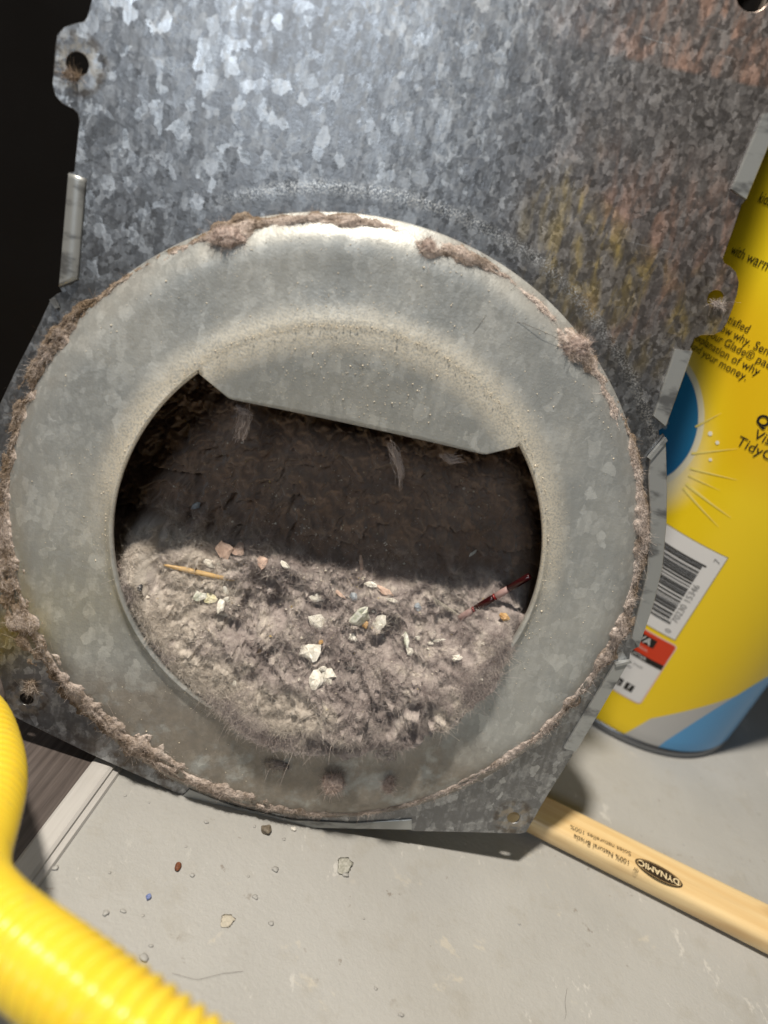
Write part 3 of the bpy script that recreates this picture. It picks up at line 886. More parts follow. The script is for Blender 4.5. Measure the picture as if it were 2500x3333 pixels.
gvv = (gp[:, None, :] + octa[None] * gs[:, None, None] * rng.uniform(.6, 1.3, (len(gp), 6, 1))).reshape(-1, 3)
gff = (ofc[None] + (np.arange(len(gp)) * 6)[:, None, None]).reshape(-1, 3)
part('dust_grains', mesh('dust_grains', gvv, gff, True), plain('cream_dust', (.70, .63, .51), .9), kind='stuff', label='cream dust grains caught on the ring')

# loose crumbs all over the lint
cw = np.where(mask & (rr < .072), np.exp(-((xx - .004) / .035) ** 2 - ((yy + .024) / .022) ** 2) + .10 * (yy < .025), 0).ravel()
cpk = rng.choice(cw.size, 1500, p=cw / cw.sum())
cp = np.stack([U_.ravel()[cpk], V_.ravel()[cpk], LH.ravel()[cpk] + .0001], -1)
cs = rng.lognormal(math.log(.00024), .5, len(cp))
cvv = (cp[:, None, :] + octa[None] * cs[:, None, None] * rng.uniform(.4, 1.4, (len(cp), 6, 1))).reshape(-1, 3)
cm = N('crumb_mix')
_rv = cm.nd('ObjectInfo', {}, 5)
_c = cm.ramp(cm.noise(cm.tc.outputs['Object'], 260, 0), [(.3, (.50, .36, .14)), (.42, (.66, .60, .48)), (.55, (.78, .74, .66)), (.7, (.62, .55, .47))])
cm = cm.set(Base_Color=_c, Roughness=.7)
ob('lint_crumbs', mesh('lint_crumbs', cvv, (ofc[None] + (np.arange(len(cp)) * 6)[:, None, None]).reshape(-1, 3), False), cm, parent=lint, kind='stuff')


# ================================================================== DEBRIS ON THE LINT
def pebble_mesh(name, sx, sy, sz, seed, rough=.5, sub=3):
    bm = bmesh.new(); bmesh.ops.create_icosphere(bm, subdivisions=sub, radius=1)
    co = np.array([v.co[:] for v in bm.verts])
    d = 1 + rough * (fbm(co[:, 0] * 1.1 + seed * 3.7 + 30, co[:, 1] * 1.1 + seed + 30, co[:, 2] * 1.1 + 30, 3) - .5) * 2
    co = co * d[:, None] * np.array([sx, sy, sz])
    for v, q in zip(bm.verts, co):
        v.co = q
    me = bpy.data.meshes.new(name); bm.to_mesh(me); bm.free()
    me.polygons.foreach_set('use_smooth', [True] * len(me.polygons))
    return me


def speck_mat(name, c1, c2, rough=.5, sc=700):
    n = N(name)
    o = n.tc.outputs['Object']
    a = n.noise(o, sc, 3)
    return n.set(Base_Color=n.mix(n.mm(a, .3, .7), c1, c2), Roughness=rough, Normal=n.bump(a, .5, .0006))


M_chip = speck_mat('white_chip', (.70, .67, .58), (.90, .88, .82))
M_pink = speck_mat('pink_flake', (.60, .42, .34), (.72, .54, .44), .7)
M_blueb = speck_mat('blue_grey_bit', (.22, .26, .31), (.42, .46, .50), .4)
M_ylw = speck_mat('yellow_kernel', (.70, .66, .40), (.86, .82, .62))
M_orng = speck_mat('orange_bit', (.40, .22, .09), (.62, .42, .20))
M_dark = speck_mat('dark_bead', (.01, .012, .015), (.05, .05, .055), .3)
M_pod = speck_mat('green_white_scale', (.52, .56, .44), (.84, .84, .78), .35)


def frame_at(p, nrm, spin):
    z = Vector(nrm).normalized(); x = Vector((math.cos(spin), math.sin(spin), 0)); x = (x - z * x.dot(z)).normalized(); y = z.cross(x)
    return Matrix([[x[i], y[i], z[i], p[i]] for i in range(3)] + [[0, 0, 0, 1]])


PXM = .000122                                                           # metres per photo pixel near the lint


def flake_mesh(name, sx, sy, sz, seed, rough=.6):
    """broken flat chip: jagged outline, uneven top, hard edges"""
    rg = np.random.default_rng(seed); k = 9
    an_ = np.sort(np.linspace(0, 2 * np.pi, k, endpoint=False) + rg.normal(0, .22, k)); rd = 1 + rough * .6 * (rg.random(k) - .5) * 2
    o_ = np.c_[np.cos(an_) * rd * sx, np.sin(an_) * rd * sy]
    vs = [(*q, -sz * .6) for q in o_ * .85] + [(*q, sz * (.1 + .5 * rg.random())) for q in o_] + [(*q, sz * (.7 + .7 * rg.random())) for q in o_ * .6 + rg.normal(0, .08, (k, 2)) * sx] + [(0, 0, sz * 1.2)]
    ff = [tuple(range(k))[::-1]]
    for lv in (0, 1):
        ff += [(lv * k + i, lv * k + (i + 1) % k, (lv + 1) * k + (i + 1) % k, (lv + 1) * k + i) for i in range(k)]
    ff += [(2 * k + i, 2 * k + (i + 1) % k, 3 * k) for i in range(k)]
    return mesh(name, vs, ff)


def bit(name, px, py, wpx, hpx, spin, mat, label, cat, seed, thick=.35, rough=.5, group=None, lift=.05, tilt=.5):
    p, nn = lint_hit(px, py)
    nn = np.array(nn) * (1 - tilt) + np.array([0, .25, .95]) * tilt
    tk = min(wpx, hpx) * PXM * .5 * thick * 1.3
    me = flake_mesh(name, wpx * PXM * .57, hpx * PXM * .57, tk / 2 + .0002, seed, rough)
    pr = dict(label=label, category=cat)
    if group: pr['group'] = group
    return ob(name, me, mat, M=PLATE @ frame_at(np.array(p) + nn / np.linalg.norm(nn) * (tk * lift + .0014), nn, math.radians(spin)), **pr)


CH = 'pale chips scattered on the lint'
bit('pale_chip', 1170, 2000, 66, 70, 20, M_pod, 'large greenish white triangular chip in the middle of the lint', 'chip', 1, .5, .55, CH)
bit('pale_chip', 1028, 2022, 70, 46, -10, M_chip, 'oval white chip left of the large triangular one', 'chip', 2, .6, .35, CH)
bit('pale_chip', 1243, 2030, 40, 60, -20, M_chip, 'upright white chip right of the large triangular one', 'chip', 3, .6, .4, CH)
bit('pale_chip', 1018, 2122, 62, 44, 10, M_chip, 'crumbly cream chip below the oval white one', 'chip', 4, .6, .7, CH)
bit('pale_chip', 1028, 2212, 34, 62, 8, M_chip, 'slim upright white chip, left of the lowest pair', 'chip', 5, .7, .3, CH)
bit('pale_chip', 1070, 2205, 46, 54, -40, M_chip, 'plump white chip, right of the lowest pair', 'chip', 6, .7, .45, CH)
bit('pale_chip', 1048, 2172, 26, 16, 30, M_chip, 'small white sliver above the lowest pair of chips', 'chip', 7, .7, .4, CH)
bit('pale_chip', 733, 1918, 16, 40, 25, M_chip, 'slim white sliver at the top of the left chip cluster', 'chip', 8, .8, .4, CH)
bit('pale_chip', 736, 1945, 22, 34, 15, M_chip, 'white bean shaped chip in the left cluster below the sliver', 'chip', 9, .7, .4, CH)
bit('pale_chip', 716, 1975, 18, 44, 5, M_chip, 'narrow white chip hanging below the left cluster', 'chip', 10, .7, .5, CH)
bit('pale_chip', 683, 1952, 46, 30, 0, M_ylw, 'pale yellow kernel in the left chip cluster', 'chip', 11, .7, .3, CH)
bit('pale_chip', 645, 1940, 38, 30, 30, M_pod, 'translucent white flake left of the yellow kernel', 'chip', 12, .3, .6, CH)
bit('pale_chip', 730, 2003, 34, 14, 10, M_chip, 'tiny white chip below the left chip cluster', 'chip', 13, .7, .5, CH)
bit('pale_chip', 1030, 1950, 44, 26, 20, M_chip, 'white curled husk just below the shadow edge', 'chip', 14, .5, .7, CH)
bit('pale_chip', 1270, 1957, 42, 13, 5, M_chip, 'short white stick like chip beside the pale curled shavings', 'chip', 15, .8, .2, CH)
bit('pale_chip', 1327, 2085, 15, 46, 15, M_pod, 'clear glossy white sliver standing right of centre', 'chip', 16, .7, .3, CH)
bit('pale_chip', 1330, 2122, 32, 24, 15, M_chip, 'rounded white chip below the clear sliver', 'chip', 17, .7, .5, CH)
bit('pale_chip', 1355, 2072, 20, 14, -30, M_chip, 'small white chip right of the clear sliver', 'chip', 18, .7, .5, CH)
bit('pale_chip', 1400, 2098, 16, 12, 0, M_chip, 'tiny bright white bead right of the clear sliver', 'chip', 19, .9, .2, CH)
bit('pale_chip', 1428, 2086, 48, 8, 20, M_chip, 'thin white stick right of the bright bead', 'chip', 20, .9, .2, CH)
bit('pale_chip', 1487, 2144, 28, 20, 20, M_chip, 'lone bright white chip in the lint at right', 'chip', 21, .6, .5, CH)
bit('pale_chip', 1150, 2075, 30, 22, -35, M_chip, 'faint white chip under the large triangular one', 'chip', 22, .6, .6, CH)
bit('pale_chip', 765, 2224, 22, 20, 10, M_chip, 'lone small square white chip in the cream lint', 'chip', 23, .7, .3, CH)
bit('pale_chip', 1145, 2180, 26, 12, 10, M_chip, 'white crumb right of the lowest pair of chips', 'chip', 24, .7, .5, CH)
bit('pale_chip', 685, 1838, 60, 24, -8, M_chip, 'dusty white flake behind the wood splinter', 'chip', 25, .5, .6, CH)
bit('pale_chip', 925, 1842, 32, 20, -15, M_chip, 'white chip in the dark beyond the shadow edge', 'chip', 26, .6, .5, CH)
bit('pink_flake', 735, 1790, 50, 52, 10, M_pink, 'large pinkish flake lying in the dark, left half of the pair', 'flake', 27, .3, .4, 'pinkish flakes in the dark')
bit('pink_flake', 775, 1795, 36, 46, -15, M_pink, 'large pinkish flake lying in the dark, right half of the pair', 'flake', 28, .3, .4, 'pinkish flakes in the dark')
bit('pink_flake', 858, 1835, 36, 34, 0, M_pink, 'small round pinkish flake right of the larger pair', 'flake', 29, .5, .5, 'pinkish flakes in the dark')
SH = 'curled pale shavings in the dark'
bit('pale_shaving', 1172, 1840, 14, 60, 15, M_pink, 'thin upright pale shaving in the dark centre', 'shaving', 30, .5, .3, SH)
bit('pale_shaving', 1208, 1905, 46, 16, -5, M_chip, 'curled pale shaving at the shadow edge, left one', 'shaving', 31, .6, .5, SH)
bit('pale_shaving', 1258, 1928, 62, 20, -20, M_pink, 'curled tan shaving at the shadow edge, right one', 'shaving', 32, .5, .4, SH)
bit('pale_shaving', 1110, 1935, 46, 10, -30, M_pink, 'slim tan shaving beside the dull blue bit', 'shaving', 33, .6, .3, SH)
bit('pale_shaving', 1532, 1800, 46, 9, 35, M_chip, 'slim pale shaving alone in the dark at right', 'shaving', 34, .6, .2, SH)
bit('blue_bit', 1352, 1976, 34, 22, -5, M_blueb, 'blue grey lump right of the shavings', 'plastic bit', 35, .7, .5, 'blue bits in the lint')
bit('blue_bit', 1155, 1945, 26, 28, 20, M_blueb, 'dull blue bit above the large triangular chip', 'plastic bit', 36, .7, .5, 'blue bits in the lint')
bit('blue_bit', 632, 1642, 30, 24, 10, M_blueb, 'blue grey fragment in the dark upper left', 'plastic bit', 37, .7, .6, 'blue bits in the lint')
bit('dark_bead', 450, 1915, 16, 22, 0, M_dark, 'black bead on the lint near the left lip', 'bead', 38, .9, .3)
bit('orange_bit', 1195, 2030, 22, 22, 0, M_orng, 'orange crumb at the foot of the large triangular chip', 'crumb', 39, .8, .6, 'orange crumbs in the lint')
bit('orange_bit', 838, 2120, 18, 26, 25, M_orng, 'orange brown crumb in the cream lint left of centre', 'crumb', 40, .8, .5, 'orange crumbs in the lint')
bit('orange_bit', 1045, 2095, 14, 14, 0, M_orng, 'tiny orange crumb above the crumbly cream chip', 'crumb', 41, .8, .5, 'orange crumbs in the lint')
bit('orange_bit', 1638, 2014, 34, 22, -20, M_orng, 'orange lump in the pit below the red banded stick', 'crumb', 42, .7, .5, 'orange crumbs in the lint')
bit('orange_bit', 1060, 2188, 22, 12, 10, M_orng, 'orange crumb between the lowest pair of chips', 'crumb', 43, .7, .5, 'orange crumbs in the lint')


def stick_mesh(name, L, prof_pts, n_=10, bend=0.0):
    vs = []
    for s, r in prof_pts:
        for k in range(n_):
            a = 2 * math.pi * k / n_
            vs.append((s * L, r * math.cos(a) + bend * s * s, r * math.sin(a)))
    ff = [tuple(q) for q in grid_faces(len(prof_pts), n_, True)] + [tuple(range(n_))[::-1], tuple(range((len(prof_pts) - 1) * n_, len(prof_pts) * n_))]
    return mesh(name, vs, ff, True)


def between(pa, pb, lift):
    a, na_ = lint_hit(*pa); b, nb__ = lint_hit(*pb)
    a = np.array(a) + np.array([0, .5, .8]) * lift; b = np.array(b) + np.array([0, .5, .8]) * lift
    x = Vector(b - a); L = x.length; x.normalize(); z = Vector((0, .3, .95)); z = (z - x * z.dot(x)).normalized(); y = z.cross(x)
    return PLATE @ Matrix([[x[i], y[i], z[i], a[i]] for i in range(3)] + [[0, 0, 0, 1]]), L


m_spl = N('straw_wood'); _o = m_spl.tc.outputs['Object']
_gg = m_spl.noise(m_spl.map(_o, (60, 2500, 2500)), 1.0, 3)
m_spl = m_spl.set(Base_Color=m_spl.mix(_gg, (.42, .24, .08), (.80, .58, .28)), Roughness=.5)
Mx, L = between((535, 1842), (765, 1893), .0022)
ob('wood_splinter', stick_mesh('wood_splinter', L, [(0, .0002), (.06, .0006), (.3, .0011), (.6, .00105), (.85, .0008), (.97, .0005), (1, .0001)], 8), m_spl, M=Mx,
   label='straw coloured wood splinter lying across the lint at upper left', category='splinter')
_a, _ = lint_hit(1492, 2014); _a = np.array(_a) + [0, .0008, .0012]; _b = np.array(plate_pt(1726, 1874, -.0035))
_x = Vector(_b - _a); L = _x.length; _x.normalize(); _z = Vector((0, .3, .95)); _z = (_z - _x * _z.dot(_x)).normalized(); _y = _z.cross(_x)
Mx = PLATE @ Matrix([[_x[i], _y[i], _z[i], _a[i]] for i in range(3)] + [[0, 0, 0, 1]])
stick = empty('banded_stick', Mx, label='red and clear banded plastic stick half buried in lint at right', category='stick')
m_red = plain('red_plastic', (.20, .006, .008), .18, spec=.6); m_dred = plain('dark_red_plastic', (.032, .004, .005), .2, spec=.6)
m_clr = N('dusty_clear_plastic').set(Base_Color=(.62, .42, .40), Roughness=.3, Transmission_Weight=.35)
for s0, s1, mt, nm in ((0, .20, m_clr, 'clear_band'), (.20, .235, m_red, 'red_band'), (.235, .50, m_dred, 'dark_red_band'), (.50, .53, m_red, 'red_band'), (.53, .70, m_clr, 'clear_band'), (.70, 1.0, m_dred, 'dark_red_band')):
    e = .0003 / L
    o = ob(nm, stick_mesh(nm, L, [(s0 + .002, .0010), (s0 + .01, .00135), ((s0 + s1) / 2, .0014), (s1 - .01, .00135), (s1 - .002, .0010)], 12), mt, parent=stick)

# tiny white specks round the chip clusters
sp_ = []
for (cx_, cy_, sx_, sy_, k_) in ((690, 1945, 45, 35, 28), (1030, 2040, 55, 60, 30), (1050, 2190, 50, 40, 26), (1180, 2010, 50, 40, 22), (1340, 2090, 60, 40, 26), (900, 1830, 180, 60, 30), (1200, 1850, 160, 50, 24), (700, 1800, 90, 50, 14), (1480, 2140, 80, 60, 14)):
    for _ in range(k_):
        p_, _n = lint_hit(rng.normal(cx_, sx_), rng.normal(cy_, sy_)); sp_.append(p_)
sp_ = np.array(sp_) + [0, 0, .0001]
ks = rng.lognormal(math.log(.00042), .45, len(sp_))
spv = (sp_[:, None, :] + octa[None] * ks[:, None, None] * rng.uniform(.3, 1.5, (len(sp_), 6, 1))).reshape(-1, 3)
ob('white_specks', mesh('white_specks', spv, (ofc[None] + (np.arange(len(sp_)) * 6)[:, None, None]).reshape(-1, 3)), M_chip, parent=lint, kind='stuff')

# bits of hair
def strand(name, pts3, r, mat, M=None, **props):
    pts3 = np.array(pts3); k = np.linspace(0, 1, len(pts3)); s = np.linspace(0, 1, 28)
    c = np.stack([np.interp(s, k, pts3[:, q]) for q in range(3)], -1)
    for _ in range(3):
        c[1:-1] = (c[:-2] + 2 * c[1:-1] + c[2:]) / 4
    vs = []
    for i in range(len(c)):
        t = c[min(i + 1, 27)] - c[max(i - 1, 0)]; t /= np.linalg.norm(t)
        a = np.cross(t, [0.3, .2, .9]); a /= np.linalg.norm(a); b = np.cross(t, a)
        vs += [c[i] + r * (a * math.cos(q) + b * math.sin(q)) for q in (0, 2.1, 4.2)]
    return ob(name, mesh(name, vs, grid_faces(28, 3, True)), mat, M=M, **props)


M_hair = plain('dark_hair', (.05, .035, .025), .5)
strand('stray_hair', [plate_pt(1870, 1125, .006), plate_pt(1780, 1085, .0075), plate_pt(1700, 1050, .0065), plate_pt(1640, 1040, .0055), plate_pt(1610, 1080, .0052)], .00007, M_hair, M=PLATE,
       label='dark hair trailing from the lint tuft on the upper right rim', category='hair')
strand('stray_hair', [plate_pt(1680, 930, .004), plate_pt(1600, 1000, .006), plate_pt(1560, 1060, .0058), plate_pt(1520, 1110, .0056)], .00006, M_hair, M=PLATE,
       label='fine dark hair lying on the dusty ring, upper right', category='hair')
# small feather
fc, fnn = lint_hit(1420, 1975)
fth = []
fbase = np.array(fc) + np.array([-.004, .006, .004])
fvs, ffs = [], []
for k in range(34):
    s = k / 33
    root_p = fbase + np.array([.010, -.004, .001]) * s
    d = np.array([.55 + .5 * s, -.6 + .2 * s, .35]) + rng.normal(size=3) * .06
    tip = root_p + d * (.006 * (1 - .5 * s))
    b0 = len(fvs); fvs += [root_p - [0, 5e-5, 0], root_p + [0, 5e-5, 0], tip + [0, 2e-5, 0], tip - [0, 2e-5, 0]]; ffs.append((b0, b0 + 1, b0 + 2, b0 + 3))
ob('down_feather', mesh('down_feather', fvs, ffs), plain('feather_white', (.70, .66, .56), .8), M=PLATE, label='wispy pale down feather beside the blue grey lump', category='feather')

# ================================================================== CANISTER
CC = np.array([.1905, .1649]); CR = .0695; CK = CR / .0665
can = empty('deodoriser_canister', Matrix.Translation((CC[0], CC[1], 0)), label='yellow printed canister with barcode standing behind the housing', category='canister')


def wrap(me, s0, z0, rot=0.0, lift=.0003, sub=None):
    """lay a flat mesh (x right, y up) round the can; s0 = distance round from the front, z0 height"""
    co = verts(me).copy()
    c, s = math.cos(rot), math.sin(rot)
    x = co[:, 0] * c - co[:, 1] * s + s0; y = co[:, 0] * s + co[:, 1] * c + z0
    a = x / .0683 - math.pi / 2
    r = CR + lift
    return set_verts(me, np.c_[r * np.cos(a), r * np.sin(a), y])


cprof = [(.0, .0045), (.050, .0040), (.0600, .0022), (.0628, .0004), (.0645, .0), (.0662, .0012), (.0666, .0034), (.0658, .0046), (.0655, .0052)]
cv = [(CK * r * math.cos(a), CK * r * math.sin(a), z) for r, z in cprof[1:] for a in np.linspace(0, 2 * math.pi, 96, endpoint=False)]
ob('base_rim', mesh('base_rim', cv, grid_faces(len(cprof) - 1, 96, True).tolist() + [tuple(range(96))], True),
   plain('crimped_tin', (.20, .21, .23), .32, .8), parent=can)
zs = np.r_[.0050, .0056, np.linspace(.007, .318, 50), .320, .3205]
rs_ = np.r_[.0655, .0662, np.full(50, .0665), .0662, .0655] * CK
an = np.linspace(-math.pi * 1.5, math.pi * .5, 129)
cv = [(r * math.cos(a), r * math.sin(a), z) for r, z in zip(rs_, zs) for a in an]
me = mesh('wrap', cv, grid_faces(len(zs), 129), True)
uvl = me.uv_layers.new(name='UVMap')
vi = np.empty(len(me.loops), int); me.loops.foreach_get('vertex_index', vi)
uvs = np.array([((a + math.pi / 2) * .0683, z) for z in zs for a in an])
uvl.data.foreach_set('uv', uvs[vi].ravel())
ob('wrap', me, M_can, parent=can)
lidv = [(CK * r * math.cos(a), CK * r * math.sin(a), z) for r, z in ((.0655, .3206), (.0672, .3212), (.0675, .334), (.066, .337), (.055, .3375)) for a in np.linspace(0, 2 * math.pi, 96, endpoint=False)]
ob('lid', mesh('lid', lidv, grid_faces(5, 96, True).tolist() + [tuple(range(4 * 96, 5 * 96))], True), plain('yellow_lid', (.78, .55, .02), .4), parent=can)


def rect(w_, h_, nx=16, r=0.0):
    X, Y = np.meshgrid(np.linspace(-w_ / 2, w_ / 2, nx), np.linspace(-h_ / 2, h_ / 2, 2))
    return mesh('print', np.stack([X, Y, X * 0], -1).reshape(-1, 3), grid_faces(2, nx))


def rrect(w_, h_, r, nx=14):
    """rounded rectangle as vertical slices so that it can bend"""
    xs = np.linspace(-w_ / 2, w_ / 2, nx); xs = np.sort(np.r_[xs, -w_ / 2 + r * np.array([.05, .15, .4]), w_ / 2 - r * np.array([.05, .15, .4])])
    e = np.clip(np.abs(xs) - (w_ / 2 - r), 0, r); hh = h_ / 2 - r + np.sqrt(np.maximum(r * r - e * e, 0))
    v = np.concatenate([np.c_[xs, -hh, xs * 0], np.c_[xs, hh, xs * 0]])
    return mesh('print', v, grid_faces(2, len(xs)))


def pr(me, mat, s0, z0, rot=0.0, lift=.00025, name='print', parent=None):
    return ob(name, wrap(me, s0, z0, rot, lift), mat, parent=parent or can)


M_grey = plain('grey_ink', (.20, .20, .20), .5)
M_redl = plain('red_label', (.62, .045, .012), .4)
M_pink2 = plain('pink_label_border', (.72, .52, .46), .45)
# barcode label
bl = pr(rect(.0520, .0532, 24), plain('barcode_outline', (.30, .26, .10), .5), -.0512, .0990, 0, .00012, 'barcode_label')
pr(rect(.0512, .0524, 24), M_white, -.0512, .0990, 0, .00022, 'barcode_paper', bl)
bits = '1010001101011110110010111001101011100011010111101010111001011001011100110100001010001001010100001000100101'
z = .0800
random.seed(3)
bz, k = .0795, 0
while bz < .1165:
    wd = random.choice([.00033, .00033, .00066, .00099]); gp_ = random.choice([.00033, .00033, .00066, .0010])
    ln = .032 if not (k in (0, 1) or bz > .1155) else .034
    pr(rect(ln, wd, 10), M_black, -.0330 - ln / 2 + (.0015 if ln > .033 else 0), bz + wd / 2, 0, .00034, 'bar', bl)
    bz += wd + gp_; k += 1
pr(text_mesh('0', .0042, 'CENTER'), M_grey, -.0292, .0758, math.pi / 2, .00034, 'digit', bl)
pr(text_mesh('70230 15346', .0046, 'LEFT'), M_grey, -.0290, .0815, math.pi / 2, .00034, 'digit', bl)
pr(text_mesh('7', .0042, 'CENTER'), M_grey, -.0272, .1213, math.pi / 2, .00034, 'digit', bl)
# red sticker
W_, H_ = .0240, .0412
rs0, rz0 = -.0222 - W_ / 2 - .001, .0490
st_ = pr(rrect(W_ + .0014, H_ + .0014, .0022), M_pink2, rs0, rz0, 0, .00012, 'red_sticker')
pr(rrect(W_, H_, .0018), M_white, rs0, rz0, 0, .00020, 'sticker_paper', st_)
pr(rrect(W_, .0150, .0016), M_redl, rs0, rz0 + H_ / 2 - .0075, 0, .00028, 'red_field', st_)
pr(rect(W_, .0032), M_black, rs0, rz0 + H_ / 2 - .0150, 0, .00034, 'black_band', st_)
pr(rect(.0125, .0052), M_black, rs0 - .0032, rz0 + H_ / 2 - .0048, 0, .00034, 'logo_box', st_)
pr(text_mesh('VA', .0058, 'CENTER', .1), M_white, rs0 - .0028, rz0 + H_ / 2 - .0069, 0, .00042, 'logo_letters', st_)
pr(text_mesh('solution.', .0030, 'CENTER'), M_pink2, rs0 - .0034, rz0 + H_ / 2 - .0108, 0, .00042, 'lettering', st_)
pr(text_mesh('CAT LITTER', .0028, 'LEFT'), M_white, rs0 - .0118, rz0 + H_ / 2 - .0160, 0, .00046, 'lettering', st_)
for k, s in enumerate(('with', 'you can trust', 'packages', 'visit')):
    pr(text_mesh(s, .0027, 'LEFT'), M_grey, rs0 - .0105, rz0 + .0022 - .0030 * k, 0, .00030, 'lettering', st_)
for k in range(2):
    ic = pr(rect(.0046, .0046, 4), M_black, rs0 - .0030 + .0062 * k, rz0 - H_ / 2 + .0062, 0, .00030, 'icon', st_)
    pr(text_mesh('o' if k == 0 else 'f', .0050, 'CENTER'), M_white, rs0 - .0030 + .0062 * k, rz0 - H_ / 2 + .0048, 0, .00040, 'icon_sign', st_)
# running text
for s, s0, z0, sz, al in (('kids dander,', -.1030, .2712, .0066, 'LEFT'), ('with warm water', -.1030, .2474, .0066, 'LEFT'),
                          ('not satisfied', -.0690, .2212, .0052, 'RIGHT'), ('know why. Send us', -.0880, .2165, .0052, 'LEFT'),
                          ('your Glade\u00ae package,', -.0885, .2118, .0052, 'LEFT'), ('brief explanation of why', -.0555, .2072, .0052, 'RIGHT'),
                          ('and refund your money.', -.0588, .2028, .0052, 'RIGHT'), ('s', -.0860, .1640, .0088, 'LEFT')):
    pr(text_mesh(s, sz, al), M_black if s != 's' else plain('pale_blue_ink', (.42, .52, .56), .5), s0, z0, 0, .0003, 'lettering')
for s, s0, z0, sz, b in (('Questions?', -.0466, .1884, .0070, .0002), ('Visit us', -.0440, .1821, .0064, 0), ('TidyCats', -.0488, .1760, .0066, 0)):
    pr(text_mesh(s, sz, 'LEFT', 0, b), M_black, s0, z0, 0, .0003, 'lettering')
# light rays and sparkles printed round the disc
M_rayp = plain('pale_yellow_print', (.88, .74, .20), .4)
for (x0, z0, x1, z1, wd) in ((-.0590, .1480, -.0338, .1442, .0016), (-.0592, .1455, -.0362, .1374, .0013), (-.0690, .1735, -.0612, .1852, .0011), (-.0640, .1618, -.0470, .1745, .0011), (-.0610, .1555, -.0400, .1617, .0012), (-.0600, .1520, -.0440, .1535, .0009)):
    dx, dz = x1 - x0, z1 - z0; L = math.hypot(dx, dz); nx_, nz_ = -dz / L * wd / 2, dx / L * wd / 2
    k = np.linspace(0, 1, 9)
    v = np.concatenate([np.c_[x0 + dx * k + nx_ * (1 - k * .9), z0 + dz * k + nz_ * (1 - k * .9), k * 0], np.c_[x0 + dx * k - nx_ * (1 - k * .9), z0 + dz * k - nz_ * (1 - k * .9), k * 0]])
    pr(mesh('print', v, grid_faces(2, 9)), M_rayp, 0, 0, 0, .00018, 'printed_ray')
for (x_, z_, r_) in ((-.0610, .1745, .0011), (-.0560, .1725, .0009), (-.0548, .1640, .0008)):
    c_ = circle((0, 0), r_, 12)
    pr(mesh('print', np.c_[c_, np.zeros(12)], [tuple(range(12))]), plain('white_ink', (.86, .85, .74), .4), x_, z_, 0, .0002, 'printed_sparkle')

# ================================================================== BRUSH HANDLE
hA = on_floor(1650, 2700)[:2]; hB = on_floor(2500, 3128)[:2]
hd = (hB - hA) / np.linalg.norm(hB - hA); hn = np.array([-hd[1], hd[0]])
if hn[1] < 0: hn = -hn
HW, HT = .0198, .0112
# cross-section: flat-topped oval
def section(w_, t_, n_=28):
    out = []
    for k in range(n_):
        a = 2 * math.pi * k / n_
        ca, sa = math.cos(a), math.sin(a)
        e = .42
        out.append((w_ / 2 * math.copysign(abs(ca) ** e, ca), t_ / 2 + t_ / 2 * math.copysign(abs(sa) ** .62, sa)))
    return out


hv = []
stns = [(-.032, .35, .5), (-.031, .62, .75), (-.028, .85, .92), (-.022, .98, 1.0), (.0, 1.0, 1.0), (.06, 1.0, 1.0), (.10, 1.04, 1.0), (.14, 1.12, 1.02), (.18, 1.16, 1.03), (.24, 1.05, 1.0), (.26, .9, .95)]
for s, kw, kt in stns:
    for (a, b) in section(HW * kw, HT * kt):
        hv.append((s, a, b))
n_ = 28
hm = mesh('handle', hv, [tuple(q) for q in grid_faces(len(stns), n_, True)] + [tuple(range(n_))[::-1], tuple(range((len(stns) - 1) * n_, len(stns) * n_))], True)
org = hA + hn * (HW / 2 + .0012)
HM = Matrix([[hd[0], hn[0], 0, org[0]], [hd[1], hn[1], 0, org[1]], [0, 0, 1, .0004], [0, 0, 0, 1]])
brush = empty('brush_handle', HM, label='pale varnished wooden brush handle with black printing on the floor', category='brush handle')
h_ob = ob('handle', hm, M_wood, parent=brush)
sm = h_ob.modifiers.new('smooth', 'SUBSURF'); sm.levels = 1; sm.render_levels = 2
M_hink = plain('handle_ink', (.035, .022, .012), .5)


def on_handle(me, mat, s, a, name, lift=.0001, rot=math.pi):
    co = verts(me).copy(); c, q = math.cos(rot), math.sin(rot)
    x = co[:, 0] * c - co[:, 1] * q + s; y = co[:, 0] * q + co[:, 1] * c + a
    return ob(name, set_verts(me, np.c_[x, y, np.full(len(x), HT + lift)]), mat, parent=brush)


def handle_uv(px, py):
    p = on_floor(px, py, HT)[:2] - org
    return p @ hd, p @ hn


LS, LA = handle_uv(2143, 2843)
lx = np.array([handle_uv(*q) for q in ((2065, 2800), (2220, 2885))]); LW = np.linalg.norm(lx[1] - lx[0])
k = np.linspace(0, 2 * math.pi, 40, endpoint=False)
lrot = math.pi + math.atan2(lx[1][1] - lx[0][1], lx[1][0] - lx[0][0]) * .4
for sc_, mt, lf, nm in ((1.0, M_hink, .00010, 'logo_oval'), (.93, plain('logo_rim', (.55, .38, .18), .5), .00014, 'logo_line'), (.89, M_hink, .00018, 'logo_field')):
    on_handle(mesh('print', np.c_[LW / 2 * sc_ * np.cos(k), .0042 * (sc_ if sc_ == 1 else sc_ * .93) * np.sin(k), k * 0], [tuple(range(40))]), mt, LS, LA, nm, lf, lrot)
tm = text_mesh('DYNAMIC', .0046, 'CENTER', 0, .00008); c0 = verts(tm); c0[:, 1] -= .0016; c0[:, 0] *= .92; set_verts(tm, c0)
on_handle(tm, plain('logo_letters', (.80, .66, .42), .5), LS, LA, 'logo_letters', .00024, lrot)
on_handle(text_mesh('\u00ae', .0032, 'CENTER'), M_hink, LS - LW * .47, LA - .0036, 'registered_mark', .0001, lrot)
